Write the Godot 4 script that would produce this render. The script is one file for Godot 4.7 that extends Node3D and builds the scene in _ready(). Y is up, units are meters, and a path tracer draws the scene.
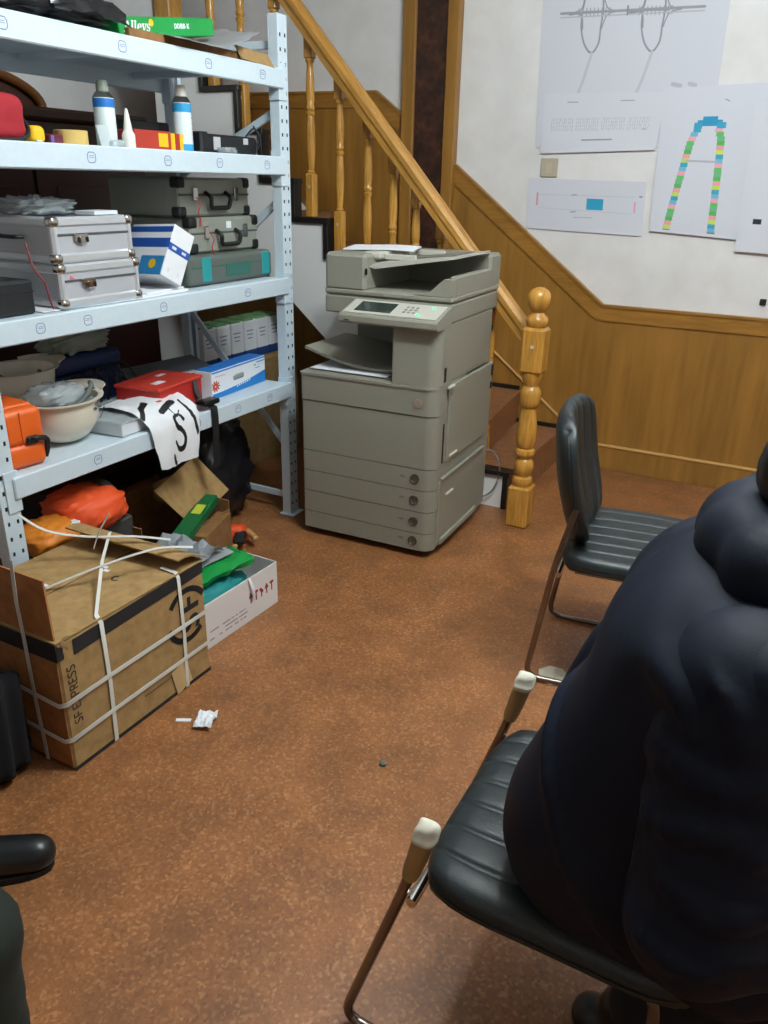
extends Node3D
# An office corner: steel rack of cases and tools, photocopier, wooden stair, two black chairs, a seated person.

var M := {}
var taken := {}
var chair_mesh := {}
const SH := PI / 2.0  # turns a thing so that its front (+z) faces +x, out of the rack

func _ready() -> void:
	# ---- camera, light, exposure
	var cam := Camera3D.new()
	cam.name = "camera"
	cam.position = Vector3(0, 1.5, 0)
	cam.rotation_order = EULER_ORDER_YXZ
	cam.rotation = Vector3(deg_to_rad(-22.88), deg_to_rad(27.91), deg_to_rad(1.2376))
	cam.fov = rad_to_deg(2.0 * atan(512.0 / 786.08))
	cam.near = 0.05
	add_child(cam)
	cam.current = true
	var we := WorldEnvironment.new()
	we.name = "environment"
	var env := Environment.new()
	env.background_mode = Environment.BG_COLOR
	env.background_color = Color(0.02, 0.02, 0.02)
	env.tonemap_mode = Environment.TONE_MAPPER_LINEAR
	env.tonemap_exposure = 0.7
	env.sdfgi_enabled = true
	env.ssao_enabled = true
	env.ssil_enabled = true
	we.environment = env
	add_child(we)
	materials()
	ceiling_lamp(Vector3(-0.2, 2.95, -1.85), 6.4, "slim white fluorescent ceiling lamp over the middle of the room")
	room()
	staircase()
	rack()
	copier()
	chairs()
	rack_top()
	rack_second()
	rack_third()
	rack_fourth()
	behind_rack()
	floor_things()
	wall_things()
	people()

# ---------------------------------------------------------------- naming
func numbered(n: String) -> String:
	if not taken.has(n):
		taken[n] = 0
		return n
	taken[n] += 1
	return "%s_%03d" % [n, taken[n]]

func tag(o: Node3D, label: String, category: String, group := "") -> Node3D:
	o.set_meta("label", label)
	o.set_meta("category", category)
	if group != "":
		o.set_meta("group", group)
	return o

func thing(called: String, label: String, category: String, at := Vector3.ZERO, turn := 0.0, group := "") -> Node3D:
	var o := Node3D.new()
	o.name = numbered(called)
	add_child(o)
	o.position = at
	o.rotation.y = turn
	tag(o, label, category, group)
	return o

func part(called: String, st: SurfaceTool, m: Material, parent: Node3D, smooth := false) -> MeshInstance3D:
	st.generate_normals()
	var o := MeshInstance3D.new()
	o.name = called
	o.mesh = st.commit()
	o.material_override = m
	o.cast_shadow = GeometryInstance3D.SHADOW_CASTING_SETTING_ON
	parent.add_child(o, true)
	return o

func struct(called: String, st: SurfaceTool, m: Material, label: String) -> MeshInstance3D:
	var o := part(called, st, m, self)
	o.set_meta("kind", "structure")
	o.set_meta("label", label)
	o.set_meta("category", called.split("_")[0])
	return o

# ---------------------------------------------------------------- shapes
func mb() -> SurfaceTool:
	var st := SurfaceTool.new()
	st.begin(Mesh.PRIMITIVE_TRIANGLES)
	st.set_smooth_group(-1)
	return st

func tri(st: SurfaceTool, a: Vector3, b: Vector3, c: Vector3) -> void:  # counter-clockwise seen from outside
	st.add_vertex(a)
	st.add_vertex(c)
	st.add_vertex(b)

func quad(st: SurfaceTool, a: Vector3, b: Vector3, c: Vector3, d: Vector3) -> void:
	tri(st, a, b, c)
	tri(st, a, c, d)

func quad_uv(st: SurfaceTool, p: Array, uv: Array) -> void:
	for i in [0, 2, 1, 0, 3, 2]:
		st.set_uv(uv[i])
		st.add_vertex(p[i])

func turned(ax: Vector3, deg: float, at := Vector3.ZERO) -> Transform3D:
	return Transform3D(Basis(ax.normalized(), deg_to_rad(deg)), at)

# chamfered box: centre, size
func bx(st: SurfaceTool, c: Vector3, s: Vector3, bev := 0.002, t := Transform3D()) -> void:
	st.set_smooth_group(-1)
	var h := s * 0.5
	var b := minf(bev, minf(h.x, minf(h.y, h.z)) * 0.6)
	var v := func(sx: int, sy: int, sz: int, ax: int) -> Vector3:
		var p := Vector3(sx * (h.x - b), sy * (h.y - b), sz * (h.z - b))
		if ax == 0: p.x = sx * h.x
		elif ax == 1: p.y = sy * h.y
		else: p.z = sz * h.z
		return t * (c + p)
	for s1 in [-1, 1]:
		var q := [[v.call(s1, -1, -1, 0), v.call(s1, 1, -1, 0), v.call(s1, 1, 1, 0), v.call(s1, -1, 1, 0)],
			[v.call(-1, s1, -1, 1), v.call(-1, s1, 1, 1), v.call(1, s1, 1, 1), v.call(1, s1, -1, 1)],
			[v.call(-1, -1, s1, 2), v.call(1, -1, s1, 2), v.call(1, 1, s1, 2), v.call(-1, 1, s1, 2)]]
		for f in q:
			if s1 > 0: quad(st, f[0], f[1], f[2], f[3])
			else: quad(st, f[3], f[2], f[1], f[0])
	if b <= 0.0:
		return
	for a in [-1, 1]:
		for d in [-1, 1]:
			var e := [[v.call(a, d, -1, 0), v.call(a, d, 1, 0), v.call(a, d, 1, 1), v.call(a, d, -1, 1)],
				[v.call(-1, a, d, 1), v.call(1, a, d, 1), v.call(1, a, d, 2), v.call(-1, a, d, 2)],
				[v.call(d, -1, a, 2), v.call(d, 1, a, 2), v.call(d, 1, a, 0), v.call(d, -1, a, 0)]]
			for f in e:
				if a * d > 0: quad(st, f[3], f[2], f[1], f[0])
				else: quad(st, f[0], f[1], f[2], f[3])
			for k in [-1, 1]:
				var p0: Vector3 = v.call(a, d, k, 0)
				var p1: Vector3 = v.call(a, d, k, 1)
				var p2: Vector3 = v.call(a, d, k, 2)
				if a * d * k > 0: tri(st, p0, p1, p2)
				else: tri(st, p0, p2, p1)

# box with rounded edges, smooth
func rb(st: SurfaceTool, c: Vector3, s: Vector3, r: float, n := 3, t := Transform3D(), warp = null) -> void:
	st.set_smooth_group(0)
	var h := s * 0.5
	r = minf(r, minf(h.x, minf(h.y, h.z)) * 0.999)
	var co := func(hh: float) -> Array:
		var l := []
		for k in n + 1:
			l.append(-(hh - r) - r * tan((1.0 - float(k) / n) * PI / 4.0))
		var mids := 1 if warp == null else 8
		for k in range(1, mids):
			l.append(lerpf(-(hh - r), hh - r, float(k) / mids))
		for k in range(n, -1, -1):
			l.append((hh - r) + r * tan((1.0 - float(k) / n) * PI / 4.0))
		return l
	var cx: Array = co.call(h.x)
	var cy: Array = co.call(h.y)
	var cz: Array = co.call(h.z)
	var inner := h - Vector3(r, r, r)
	var pt := func(q: Vector3) -> Vector3:
		var i := q.clamp(-inner, inner)
		var d := q - i
		var p := i + (d.normalized() * r if d.length() > 1e-9 else Vector3.ZERO)
		if warp != null: p = warp.call(p, h)
		return t * (c + p)
	for sgn in [-1, 1]:
		for ax in 3:
			var ca: Array = [cy, cz, cx][ax]
			var cb: Array = [cz, cx, cy][ax]
			for i in ca.size() - 1:
				for j in cb.size() - 1:
					var g := []
					for o in [[0, 0], [1, 0], [1, 1], [0, 1]]:
						var a: float = ca[i + o[0]]
						var b: float = cb[j + o[1]]
						var q := Vector3(sgn * h.x, a, b) if ax == 0 else (Vector3(b, sgn * h.y, a) if ax == 1 else Vector3(a, b, sgn * h.z))
						g.append(pt.call(q))
					if sgn > 0: quad(st, g[0], g[1], g[2], g[3])
					else: quad(st, g[3], g[2], g[1], g[0])

func bend(p: Array, r: float, n := 5) -> Array:  # rounds the corners of a polyline
	var out := [p[0]]
	for i in range(1, p.size() - 1):
		var a: Vector3 = p[i - 1]
		var b: Vector3 = p[i]
		var c: Vector3 = p[i + 1]
		var q := minf(r, minf((b - a).length(), (c - b).length()) * 0.49)
		var s := b + (a - b).normalized() * q
		var e := b + (c - b).normalized() * q
		for k in n + 1:
			var u := float(k) / n
			out.append(s.lerp(b, u).lerp(b.lerp(e, u), u))
	out.append(p[-1])
	return out

func curve(p: Array, n := 6) -> Array:  # Catmull-Rom through the points
	var out := []
	for i in p.size() - 1:
		var a: Vector3 = p[maxi(i - 1, 0)]
		var d: Vector3 = p[mini(i + 2, p.size() - 1)]
		for k in n:
			out.append((p[i] as Vector3).cubic_interpolate(p[i + 1], a, d, float(k) / n))
	out.append(p[-1])
	return out

func tube(st: SurfaceTool, p: Array, r, seg := 8, t := Transform3D()) -> void:
	var rings := []
	var up := Vector3.UP
	var d0: Vector3 = (p[1] - p[0]).normalized()
	if absf(d0.dot(up)) > 0.9: up = Vector3.RIGHT
	var side := d0.cross(up).normalized()
	for i in p.size():
		var d: Vector3 = ((p[mini(i + 1, p.size() - 1)] as Vector3) - p[maxi(i - 1, 0)]).normalized()
		side = (side - d * side.dot(d)).normalized()
		var o := d.cross(side)
		var rr: float = r[i] if r is Array else r
		var ring := []
		for k in seg:
			var a := TAU * k / seg
			ring.append(t * ((p[i] as Vector3) + (side * cos(a) + o * sin(a)) * rr))
		rings.append(ring)
	st.set_smooth_group(0)
	for i in rings.size() - 1:
		for k in seg:
			var k2 := (k + 1) % seg
			quad(st, rings[i][k], rings[i][k2], rings[i + 1][k2], rings[i + 1][k])
	st.set_smooth_group(-1)
	var ca: Vector3 = t * (p[0] as Vector3)
	var cb: Vector3 = t * (p[-1] as Vector3)
	for k in seg:
		tri(st, ca, rings[0][(k + 1) % seg], rings[0][k])
		tri(st, cb, rings[-1][k], rings[-1][(k + 1) % seg])

# turned shape about +y: profile of (radius, height), creased where it bends sharply
func lathe(st: SurfaceTool, prof: Array, seg := 20, t := Transform3D()) -> void:
	var grp := 1
	for i in prof.size() - 1:
		if i > 0:
			var d0: Vector2 = (prof[i] - prof[i - 1]).normalized()
			var d1: Vector2 = (prof[i + 1] - prof[i]).normalized()
			if d0.dot(d1) < 0.75: grp += 1
		st.set_smooth_group(grp)
		for k in seg:
			var a := TAU * k / seg
			var b := TAU * (k + 1) / seg
			var p := func(q: Vector2, an: float) -> Vector3: return t * Vector3(q.x * cos(an), q.y, -q.x * sin(an))
			var p0: Vector3 = p.call(prof[i], a)
			var p1: Vector3 = p.call(prof[i], b)
			var p2: Vector3 = p.call(prof[i + 1], b)
			var p3: Vector3 = p.call(prof[i + 1], a)
			if prof[i].x < 1e-6: tri(st, p0, p2, p3)
			elif prof[i + 1].x < 1e-6: tri(st, p0, p1, p2)
			else: quad(st, p0, p1, p2, p3)
	st.set_smooth_group(-1)

# polygon in x-y, thick along z from z0 to z1
func prism(st: SurfaceTool, poly: PackedVector2Array, z0: float, z1: float, t := Transform3D()) -> void:
	st.set_smooth_group(-1)
	var q := poly.duplicate()
	if Geometry2D.is_polygon_clockwise(q): q.reverse()
	var id := Geometry2D.triangulate_polygon(q)
	for i in range(0, id.size(), 3):
		var f := []
		for k in 3: f.append(q[id[i + k]])
		if (f[1] - f[0]).cross(f[2] - f[0]) < 0: f = [f[0], f[2], f[1]]
		tri(st, t * Vector3(f[0].x, f[0].y, z1), t * Vector3(f[1].x, f[1].y, z1), t * Vector3(f[2].x, f[2].y, z1))
		tri(st, t * Vector3(f[0].x, f[0].y, z0), t * Vector3(f[2].x, f[2].y, z0), t * Vector3(f[1].x, f[1].y, z0))
	for i in q.size():
		var a := q[i]
		var b := q[(i + 1) % q.size()]
		quad(st, t * Vector3(a.x, a.y, z0), t * Vector3(b.x, b.y, z0), t * Vector3(b.x, b.y, z1), t * Vector3(a.x, a.y, z1))

# a thin sheet: f(u, v) gives its points, th its thickness
func sheet(st: SurfaceTool, nu: int, nv: int, f: Callable, th := 0.001, smooth := true) -> void:
	var g := []
	for i in nu + 1:
		var row := []
		for j in nv + 1:
			row.append(f.call(float(i) / nu, float(j) / nv))
		g.append(row)
	var nrm := func(i: int, j: int) -> Vector3:
		var du: Vector3 = g[mini(i + 1, nu)][j] - g[maxi(i - 1, 0)][j]
		var dv: Vector3 = g[i][mini(j + 1, nv)] - g[i][maxi(j - 1, 0)]
		return du.cross(dv).normalized()
	var lo := []
	for i in nu + 1:
		var row := []
		for j in nv + 1:
			row.append(g[i][j] - nrm.call(i, j) * th)
		lo.append(row)
	for i in nu:
		for j in nv:
			var uv := []
			for o in [[0, 0], [1, 0], [1, 1], [0, 1]]:
				uv.append(Vector2(float(i + o[0]) / nu, 1.0 - float(j + o[1]) / nv))
			st.set_smooth_group(1 if smooth else -1)
			quad_uv(st, [g[i][j], g[i + 1][j], g[i + 1][j + 1], g[i][j + 1]], uv)
			st.set_smooth_group(2 if smooth else -1)
			quad_uv(st, [lo[i][j + 1], lo[i + 1][j + 1], lo[i + 1][j], lo[i][j]], [uv[3], uv[2], uv[1], uv[0]])
	st.set_smooth_group(-1)
	st.set_uv(Vector2.ZERO)
	for i in nu:
		quad(st, g[i + 1][0], g[i][0], lo[i][0], lo[i + 1][0])
		quad(st, g[i][nv], g[i + 1][nv], lo[i + 1][nv], lo[i][nv])
	for j in nv:
		quad(st, g[0][j], g[0][j + 1], lo[0][j + 1], lo[0][j])
		quad(st, g[nu][j + 1], g[nu][j], lo[nu][j], lo[nu][j + 1])

# flat strap along points, across = its width direction
func strap(st: SurfaceTool, p: Array, across: Vector3, w: float, th: float, t := Transform3D()) -> void:
	var f := func(u: float, v: float) -> Vector3:
		var q: float = u * (p.size() - 1)
		var i := mini(int(q), p.size() - 2)
		return t * ((p[i] as Vector3).lerp(p[i + 1], q - i) + across * (v - 0.5) * w)
	sheet(st, p.size() - 1, 1, f, th, true)

# padded cushion: w along x, d along z, top at y = 0, pleats running along z
func cushion(st: SurfaceTool, w: float, d: float, th: float, round_: float, pleats: int, t := Transform3D(), arch = null, puff := 0.009) -> void:
	var nx := pleats * 14
	var nz := 14
	var pos := func(i: int, j: int, top: bool) -> Vector3:
		var u := -1.0 + 2.0 * i / nx
		var v := -sin((0.5 - float(j) / nz) * PI)
		var ex := 1.0 - round_ * pow(absf(v), 5.0)
		var ez := 1.0 - round_ * pow(absf(u), 5.0)
		var e := 1.0 - pow(maxf(absf(u), absf(v)), 10.0)
		var y := -th * 0.5 + (th * 0.5 if top else -th * 0.5) * sqrt(maxf(e, 0.0))
		if top:
			var away := absf(fposmod(float(i) / 14.0 + 0.5, 1.0) - 0.5) * w / pleats
			y += (puff * 0.45 * (pow(absf(sin(float(i) / 14.0 * PI)), 0.5) - 1.0) - puff * 0.55 * exp(-pow(away / 0.005, 2.0))) * (1.0 - pow(absf(v), 8.0))
		var q := Vector3(u * ex * w * 0.5, y, v * ez * d * 0.5)
		if arch != null: q = arch.call(q)
		return t * q
	st.set_smooth_group(0)
	for i in nx:
		for j in nz:
			quad(st, pos.call(i, j + 1, true), pos.call(i + 1, j + 1, true), pos.call(i + 1, j, true), pos.call(i, j, true))
			quad(st, pos.call(i, j, false), pos.call(i + 1, j, false), pos.call(i + 1, j + 1, false), pos.call(i, j + 1, false))
	st.set_smooth_group(-1)

func lettering(parent: Node3D, s: String, high: float, t: Transform3D, m: Material, bold := true, serif := false, called := "lettering") -> MeshInstance3D:
	var f := SystemFont.new()
	f.font_names = PackedStringArray(["Droid Serif" if serif else "Droid Sans"])
	f.font_weight = 700 if bold else 400
	var tm := TextMesh.new()
	tm.font = f
	tm.text = s
	tm.font_size = 32
	tm.pixel_size = high / 23.0
	tm.depth = 0.0008
	tm.curve_step = 2.0
	var o := MeshInstance3D.new()
	o.name = called
	o.mesh = tm
	o.material_override = m
	o.transform = t
	parent.add_child(o, true)
	return o

# flat printed face: w by h, centred on t, facing its +z
func printed(parent: Node3D, called: String, w: float, h: float, t: Transform3D, m: Material) -> MeshInstance3D:
	var st := mb()
	var p := []
	for k in [[-1, -1], [1, -1], [1, 1], [-1, 1]]:
		p.append(t * Vector3(k[0] * w * 0.5, k[1] * h * 0.5, 0))
	quad_uv(st, p, [Vector2(0, 1), Vector2(1, 1), Vector2(1, 0), Vector2(0, 0)])
	return part(called, st, m, parent)

# ---------------------------------------------------------------- pictures for flat print
func canvas(w: int, h: int, c: Color) -> Image:
	var im := Image.create(w, h, false, Image.FORMAT_RGB8)
	im.fill(c)
	return im

func stroke(im: Image, a: Vector2, b: Vector2, w: float, c: Color) -> void:
	var x0 := maxi(0, int(minf(a.x, b.x) - w - 1))
	var x1 := mini(im.get_width() - 1, int(maxf(a.x, b.x) + w + 1))
	var y0 := maxi(0, int(minf(a.y, b.y) - w - 1))
	var y1 := mini(im.get_height() - 1, int(maxf(a.y, b.y) + w + 1))
	for y in range(y0, y1 + 1):
		for x in range(x0, x1 + 1):
			var p := Vector2(x + 0.5, y + 0.5)
			var q := Geometry2D.get_closest_point_to_segment(p, a, b)
			var k := clampf(w * 0.5 - p.distance_to(q) + 0.5, 0.0, 1.0) * c.a
			if k > 0.0: im.set_pixel(x, y, im.get_pixel(x, y).lerp(Color(c, 1.0), k))

func strokes(im: Image, pts: Array, w: float, c: Color) -> void:
	for i in pts.size() - 1: stroke(im, pts[i], pts[i + 1], w, c)

func rect(im: Image, x: int, y: int, w: int, h: int, c: Color) -> void:
	im.fill_rect(Rect2i(x, y, w, h), c)

func print_mat(im: Image, rough := 0.6) -> StandardMaterial3D:
	var m := StandardMaterial3D.new()
	m.albedo_texture = ImageTexture.create_from_image(im)
	m.roughness = rough
	m.texture_repeat = false
	return m

# ---------------------------------------------------------------- materials
func mat(c: Color, rough := 0.6, metal := 0.0) -> StandardMaterial3D:
	var m := StandardMaterial3D.new()
	m.albedo_color = c
	m.roughness = rough
	m.metallic = metal
	return m

func noise_img(kind: int, freq: float, sz: int, sd: int, oct := 3) -> Image:
	var n := FastNoiseLite.new()
	n.noise_type = kind
	n.seed = sd
	n.frequency = freq
	n.fractal_octaves = oct
	return n.get_seamless_image(sz, sz)

# colours a seamless noise through a list of stops
func ramped(im: Image, stops: Array, im2: Image = null, amt := 0.0) -> ImageTexture:
	var w := im.get_width()
	var src := im.get_data()
	var src2 := im2.get_data() if im2 else PackedByteArray()
	var lut := []
	for i in 256:
		var q := i / 255.0 * (stops.size() - 1)
		var k := mini(int(q), stops.size() - 2)
		lut.append((stops[k] as Color).lerp(stops[k + 1], q - k))
	var out := PackedByteArray()
	out.resize(w * w * 3)
	for i in w * w:
		var c: Color = lut[src[i]]
		var g := 1.0 + (amt * (src2[i] / 127.5 - 1.0) if im2 else 0.0)
		out[i * 3] = clampi(int(c.r * g * 255.0), 0, 255)
		out[i * 3 + 1] = clampi(int(c.g * g * 255.0), 0, 255)
		out[i * 3 + 2] = clampi(int(c.b * g * 255.0), 0, 255)
	return ImageTexture.create_from_image(Image.create_from_data(w, w, false, Image.FORMAT_RGB8, out))

func tri_tex(m: StandardMaterial3D, tex: Texture2D, scale: Vector3, world := false) -> StandardMaterial3D:
	m.albedo_texture = tex
	m.uv1_triplanar = true
	m.uv1_world_triplanar = world
	m.uv1_triplanar_sharpness = 8.0
	m.uv1_scale = scale
	return m

func bump(m: StandardMaterial3D, im: Image, cm: float) -> StandardMaterial3D:
	m.heightmap_enabled = true
	m.heightmap_texture = ImageTexture.create_from_image(im)
	m.heightmap_scale = cm
	return m

func materials() -> void:
	# floor: pressed cork-like chips in rust, tan and umber, with worn grey-brown patches
	var cn := FastNoiseLite.new()
	cn.noise_type = FastNoiseLite.TYPE_CELLULAR
	cn.cellular_return_type = FastNoiseLite.RETURN_CELL_VALUE
	cn.cellular_jitter = 1.0
	cn.seed = 11
	cn.frequency = 0.22
	cn.fractal_type = FastNoiseLite.FRACTAL_NONE
	cn.domain_warp_enabled = true
	cn.domain_warp_amplitude = 7.0
	cn.domain_warp_frequency = 0.06
	var chips := cn.get_seamless_image(1024, 1024)
	var dirt := noise_img(FastNoiseLite.TYPE_SIMPLEX_SMOOTH, 0.006, 1024, 5, 5)
	var fl := mat(Color(1, 1, 1), 0.42)
	var ft := ramped(chips, [Color("754a2a"), Color("8a5a33"), Color("7e502e"), Color("925f38"), Color("865431"), Color("7d5231"), Color("a4734a"), Color("8b5933")], dirt, 0.13)
	tri_tex(fl, ft, Vector3.ONE / 1.45, true)
	bump(fl, noise_img(FastNoiseLite.TYPE_SIMPLEX, 0.03, 512, 8), 0.04)
	M.floor = fl
	var plaster := noise_img(FastNoiseLite.TYPE_SIMPLEX_SMOOTH, 0.012, 512, 3, 4)
	M.wall = tri_tex(mat(Color("ecebeb"), 0.85), ramped(plaster, [Color(0.94, 0.94, 0.93), Color(1, 1, 1)]), Vector3.ONE * 0.6, true)
	M.ceiling = mat(Color("e6e6e4"), 0.9)
	# honey-brown veneer: grain along y
	var g1 := noise_img(FastNoiseLite.TYPE_SIMPLEX, 0.02, 512, 21, 5)
	var g2 := noise_img(FastNoiseLite.TYPE_SIMPLEX_SMOOTH, 0.006, 512, 22, 3)
	var wt := ramped(g1, [Color("90692e"), Color("9b7234"), Color("a57b3a")], g2, 0.08)
	M.veneer = tri_tex(mat(Color(0.97, 0.95, 0.92), 0.38), wt, Vector3(1.5, 0.16, 1.5), true)
	M.trim = tri_tex(mat(Color(1.0, 0.97, 0.93), 0.34), wt, Vector3(0.5, 4.0, 4.0), false)
	M.bead = mat(Color("c79b5c"), 0.3)
	var wt2 := ramped(g1, [Color("a8752f"), Color("b8853a"), Color("c29144")], g2, 0.1)
	M.turned = tri_tex(mat(Color(1, 1, 1), 0.26), wt2, Vector3(7, 0.7, 7), false)
	M.rail = tri_tex(mat(Color(0.96, 0.96, 0.96), 0.48), wt2, Vector3(9, 9, 0.6), false)
	var dk := noise_img(FastNoiseLite.TYPE_CELLULAR, 0.02, 512, 31, 3)
	M.dark_panel = tri_tex(mat(Color(1, 1, 1), 0.45), ramped(dk, [Color("2a1812"), Color("3d251a"), Color("55331f")], g2, 0.3), Vector3(2.4, 2.4, 2.4), true)
	M.tread = tri_tex(mat(Color("a1704f"), 0.4), ramped(g1, [Color(0.82, 0.8, 0.78), Color(1, 1, 1)]), Vector3.ONE * 1.5, true)
	M.black_stone = mat(Color("1c1a19"), 0.35)
	M.under_stair = mat(Color("eeeeec"), 0.85)
	# steel rack, powder coat
	M.rack = tri_tex(mat(Color("ccdbe4"), 0.4), ramped(plaster, [Color(0.975, 0.975, 0.975), Color(1, 1, 1)]), Vector3.ONE * 4.0, true)
	M.hole = mat(Color("14161a"), 0.9)
	M.tag = mat(Color("7a80ab"), 0.6)
	# copier plastics
	M.copier = tri_tex(mat(Color("8a887b"), 0.55), ramped(noise_img(FastNoiseLite.TYPE_VALUE, 0.4, 256, 4, 1), [Color(0.96, 0.96, 0.96), Color(1, 1, 1)]), Vector3.ONE * 3.0)
	M.copier_light = mat(Color("b7b5aa"), 0.5)
	M.copier_dark = mat(Color("33332f"), 0.6)
	M.copier_mid = mat(Color("6f6d62"), 0.6)
	M.copier_glass = mat(Color("2a3532"), 0.15)
	M.knob = mat(Color("55534b"), 0.4, 0.3)
	M.led = mat(Color("37f07a"), 0.4)
	M.led.emission_enabled = true
	M.led.emission = Color("45ff86")
	M.led.emission_energy_multiplier = 2.0
	M.paper = mat(Color("e6e8ec"), 0.8)
	M.paper2 = mat(Color("d7dadf"), 0.8)
	# leatherette, fabrics
	var leather := noise_img(FastNoiseLite.TYPE_CELLULAR, 0.12, 512, 41, 2)
	M.leather = bump(tri_tex(mat(Color("1f2628"), 0.42), ramped(plaster, [Color(0.85, 0.85, 0.85), Color(1, 1, 1)]), Vector3.ONE * 8.0), leather, 0.03)
	M.chrome = mat(Color("c4c0ba"), 0.16, 1.0)
	M.toned_chrome = mat(Color("82766d"), 0.24, 0.9)  # chrome legs; the brown of the reflected floor is put into the colour
	M.tape = mat(Color("a58556"), 0.5)
	M.foam = mat(Color("d9d5c2"), 0.8)
	var weave := noise_img(FastNoiseLite.TYPE_VALUE, 0.35, 512, 51, 2)
	M.jacket = bump(tri_tex(mat(Color("0c1527"), 0.66), ramped(weave, [Color(0.8, 0.8, 0.8), Color(1, 1, 1)]), Vector3.ONE * 9.0), weave, 0.02)
	M.jacket.metallic_specular = 0.35
	M.trousers = tri_tex(mat(Color("17171b"), 0.9), ramped(weave, [Color(0.8, 0.8, 0.8), Color(1, 1, 1)]), Vector3.ONE * 9.0)
	M.trousers_green = tri_tex(mat(Color("1d241d"), 0.9), ramped(weave, [Color(0.8, 0.8, 0.8), Color(1, 1, 1)]), Vector3.ONE * 9.0)
	M.skin = mat(Color("b98667"), 0.5)
	M.hair = mat(Color("0f0e10"), 0.5)
	M.shoe = mat(Color("15181a"), 0.35)
	M.sole = mat(Color("0c0c0c"), 0.7)
	M.tan_sole = mat(Color("9a774b"), 0.7)
	M.black = mat(Color("111214"), 0.55)
	M.black_gloss = mat(Color("0e0f11"), 0.22)
	M.black_bag = mat(Color("16171b"), 0.3)
	M.black_cloth = tri_tex(mat(Color("0e0e12"), 0.95), ramped(weave, [Color(0.8, 0.8, 0.8), Color(1, 1, 1)]), Vector3.ONE * 9.0)
	# cardboard
	var cb := noise_img(FastNoiseLite.TYPE_SIMPLEX, 0.02, 512, 61, 4)
	var ct := ramped(cb, [Color("a98a5c"), Color("b6976a"), Color("bd9f73")], plaster, 0.06)
	M.card = tri_tex(mat(Color(0.87, 0.84, 0.77), 0.85), ct, Vector3(2.0, 2.0, 2.0))
	M.card_red = tri_tex(mat(Color(0.93, 0.75, 0.62), 0.85), ct, Vector3(2.0, 2.0, 2.0))
	M.card_dark = tri_tex(mat(Color(0.72, 0.62, 0.52), 0.85), ct, Vector3(2.0, 2.0, 2.0))
	M.card_edge = mat(Color("8f7042"), 0.9)
	M.ink = mat(Color("1b1a1c"), 0.8)
	M.white_card = tri_tex(mat(Color("d9d5d3"), 0.7), ramped(plaster, [Color(0.94, 0.94, 0.94), Color(1, 1, 1)]), Vector3.ONE * 2.0)
	M.strap = mat(Color("d3d3cb"), 0.4)
	M.alu = mat(Color("d3d6da"), 0.36, 0.5)
	M.alu_panel = mat(Color("bcbfc5"), 0.5, 0.3)
	M.alu_dark = mat(Color("595c5d"), 0.5, 0.4)
	M.case_grey = mat(Color("93978d"), 0.5, 0.25)
	M.case_green = mat(Color("565d57"), 0.6)
	M.teal = mat(Color("1f8a8c"), 0.6)
	M.teal_cloth = mat(Color("117d7c"), 0.7)
	M.green = mat(Color("138a3c"), 0.4)
	M.green_dark = mat(Color("0c5f33"), 0.4)
	M.green_clear = mat(Color("16863a"), 0.18)
	M.red = mat(Color("b3241f"), 0.4)
	M.red_cloth = tri_tex(mat(Color("a8202b"), 0.85), ramped(weave, [Color(0.85, 0.85, 0.85), Color(1, 1, 1)]), Vector3.ONE * 9.0)
	M.yellow = mat(Color("e6b513"), 0.5)
	M.blue = mat(Color("1d6fc0"), 0.45)
	M.navy = mat(Color("1a2c57"), 0.5)
	M.orange = mat(Color("dd5f1d"), 0.42)
	M.orange_soft = mat(Color("dd4f1f"), 0.6)
	M.masking = mat(Color("c9ab62"), 0.7)
	M.white_plastic = mat(Color("e4e2d8"), 0.4)
	M.helmet = mat(Color("ddd5c4"), 0.3)
	M.grey_cloth = mat(Color("5f6664"), 0.9)
	M.grey_sheet = mat(Color("7d8388"), 0.5)
	M.film = mat(Color(0.82, 0.86, 0.87, 0.45), 0.2)
	M.film.transparency = BaseMaterial3D.TRANSPARENCY_ALPHA
	M.foil = mat(Color("c7ccd2"), 0.3, 0.5)
	M.dark_wood = tri_tex(mat(Color(0.36, 0.24, 0.2), 0.45), wt, Vector3(0.6, 3.0, 3.0), false)
	M.arch_wood = tri_tex(mat(Color(0.62, 0.5, 0.42), 0.4), wt, Vector3(0.6, 3.0, 3.0), false)
	M.white_paint = mat(Color("dcdedb"), 0.6)
	M.sticker = mat(Color("b9a89c"), 0.5)
	M.switch_beige = mat(Color("b7ae98"), 0.5)
	M.tube_glow = mat(Color("f4f8ff"), 0.5)
	M.tube_glow.emission_enabled = true
	M.tube_glow.emission = Color("eef4ff")
	M.tube_glow.emission_energy_multiplier = 4.0

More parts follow.
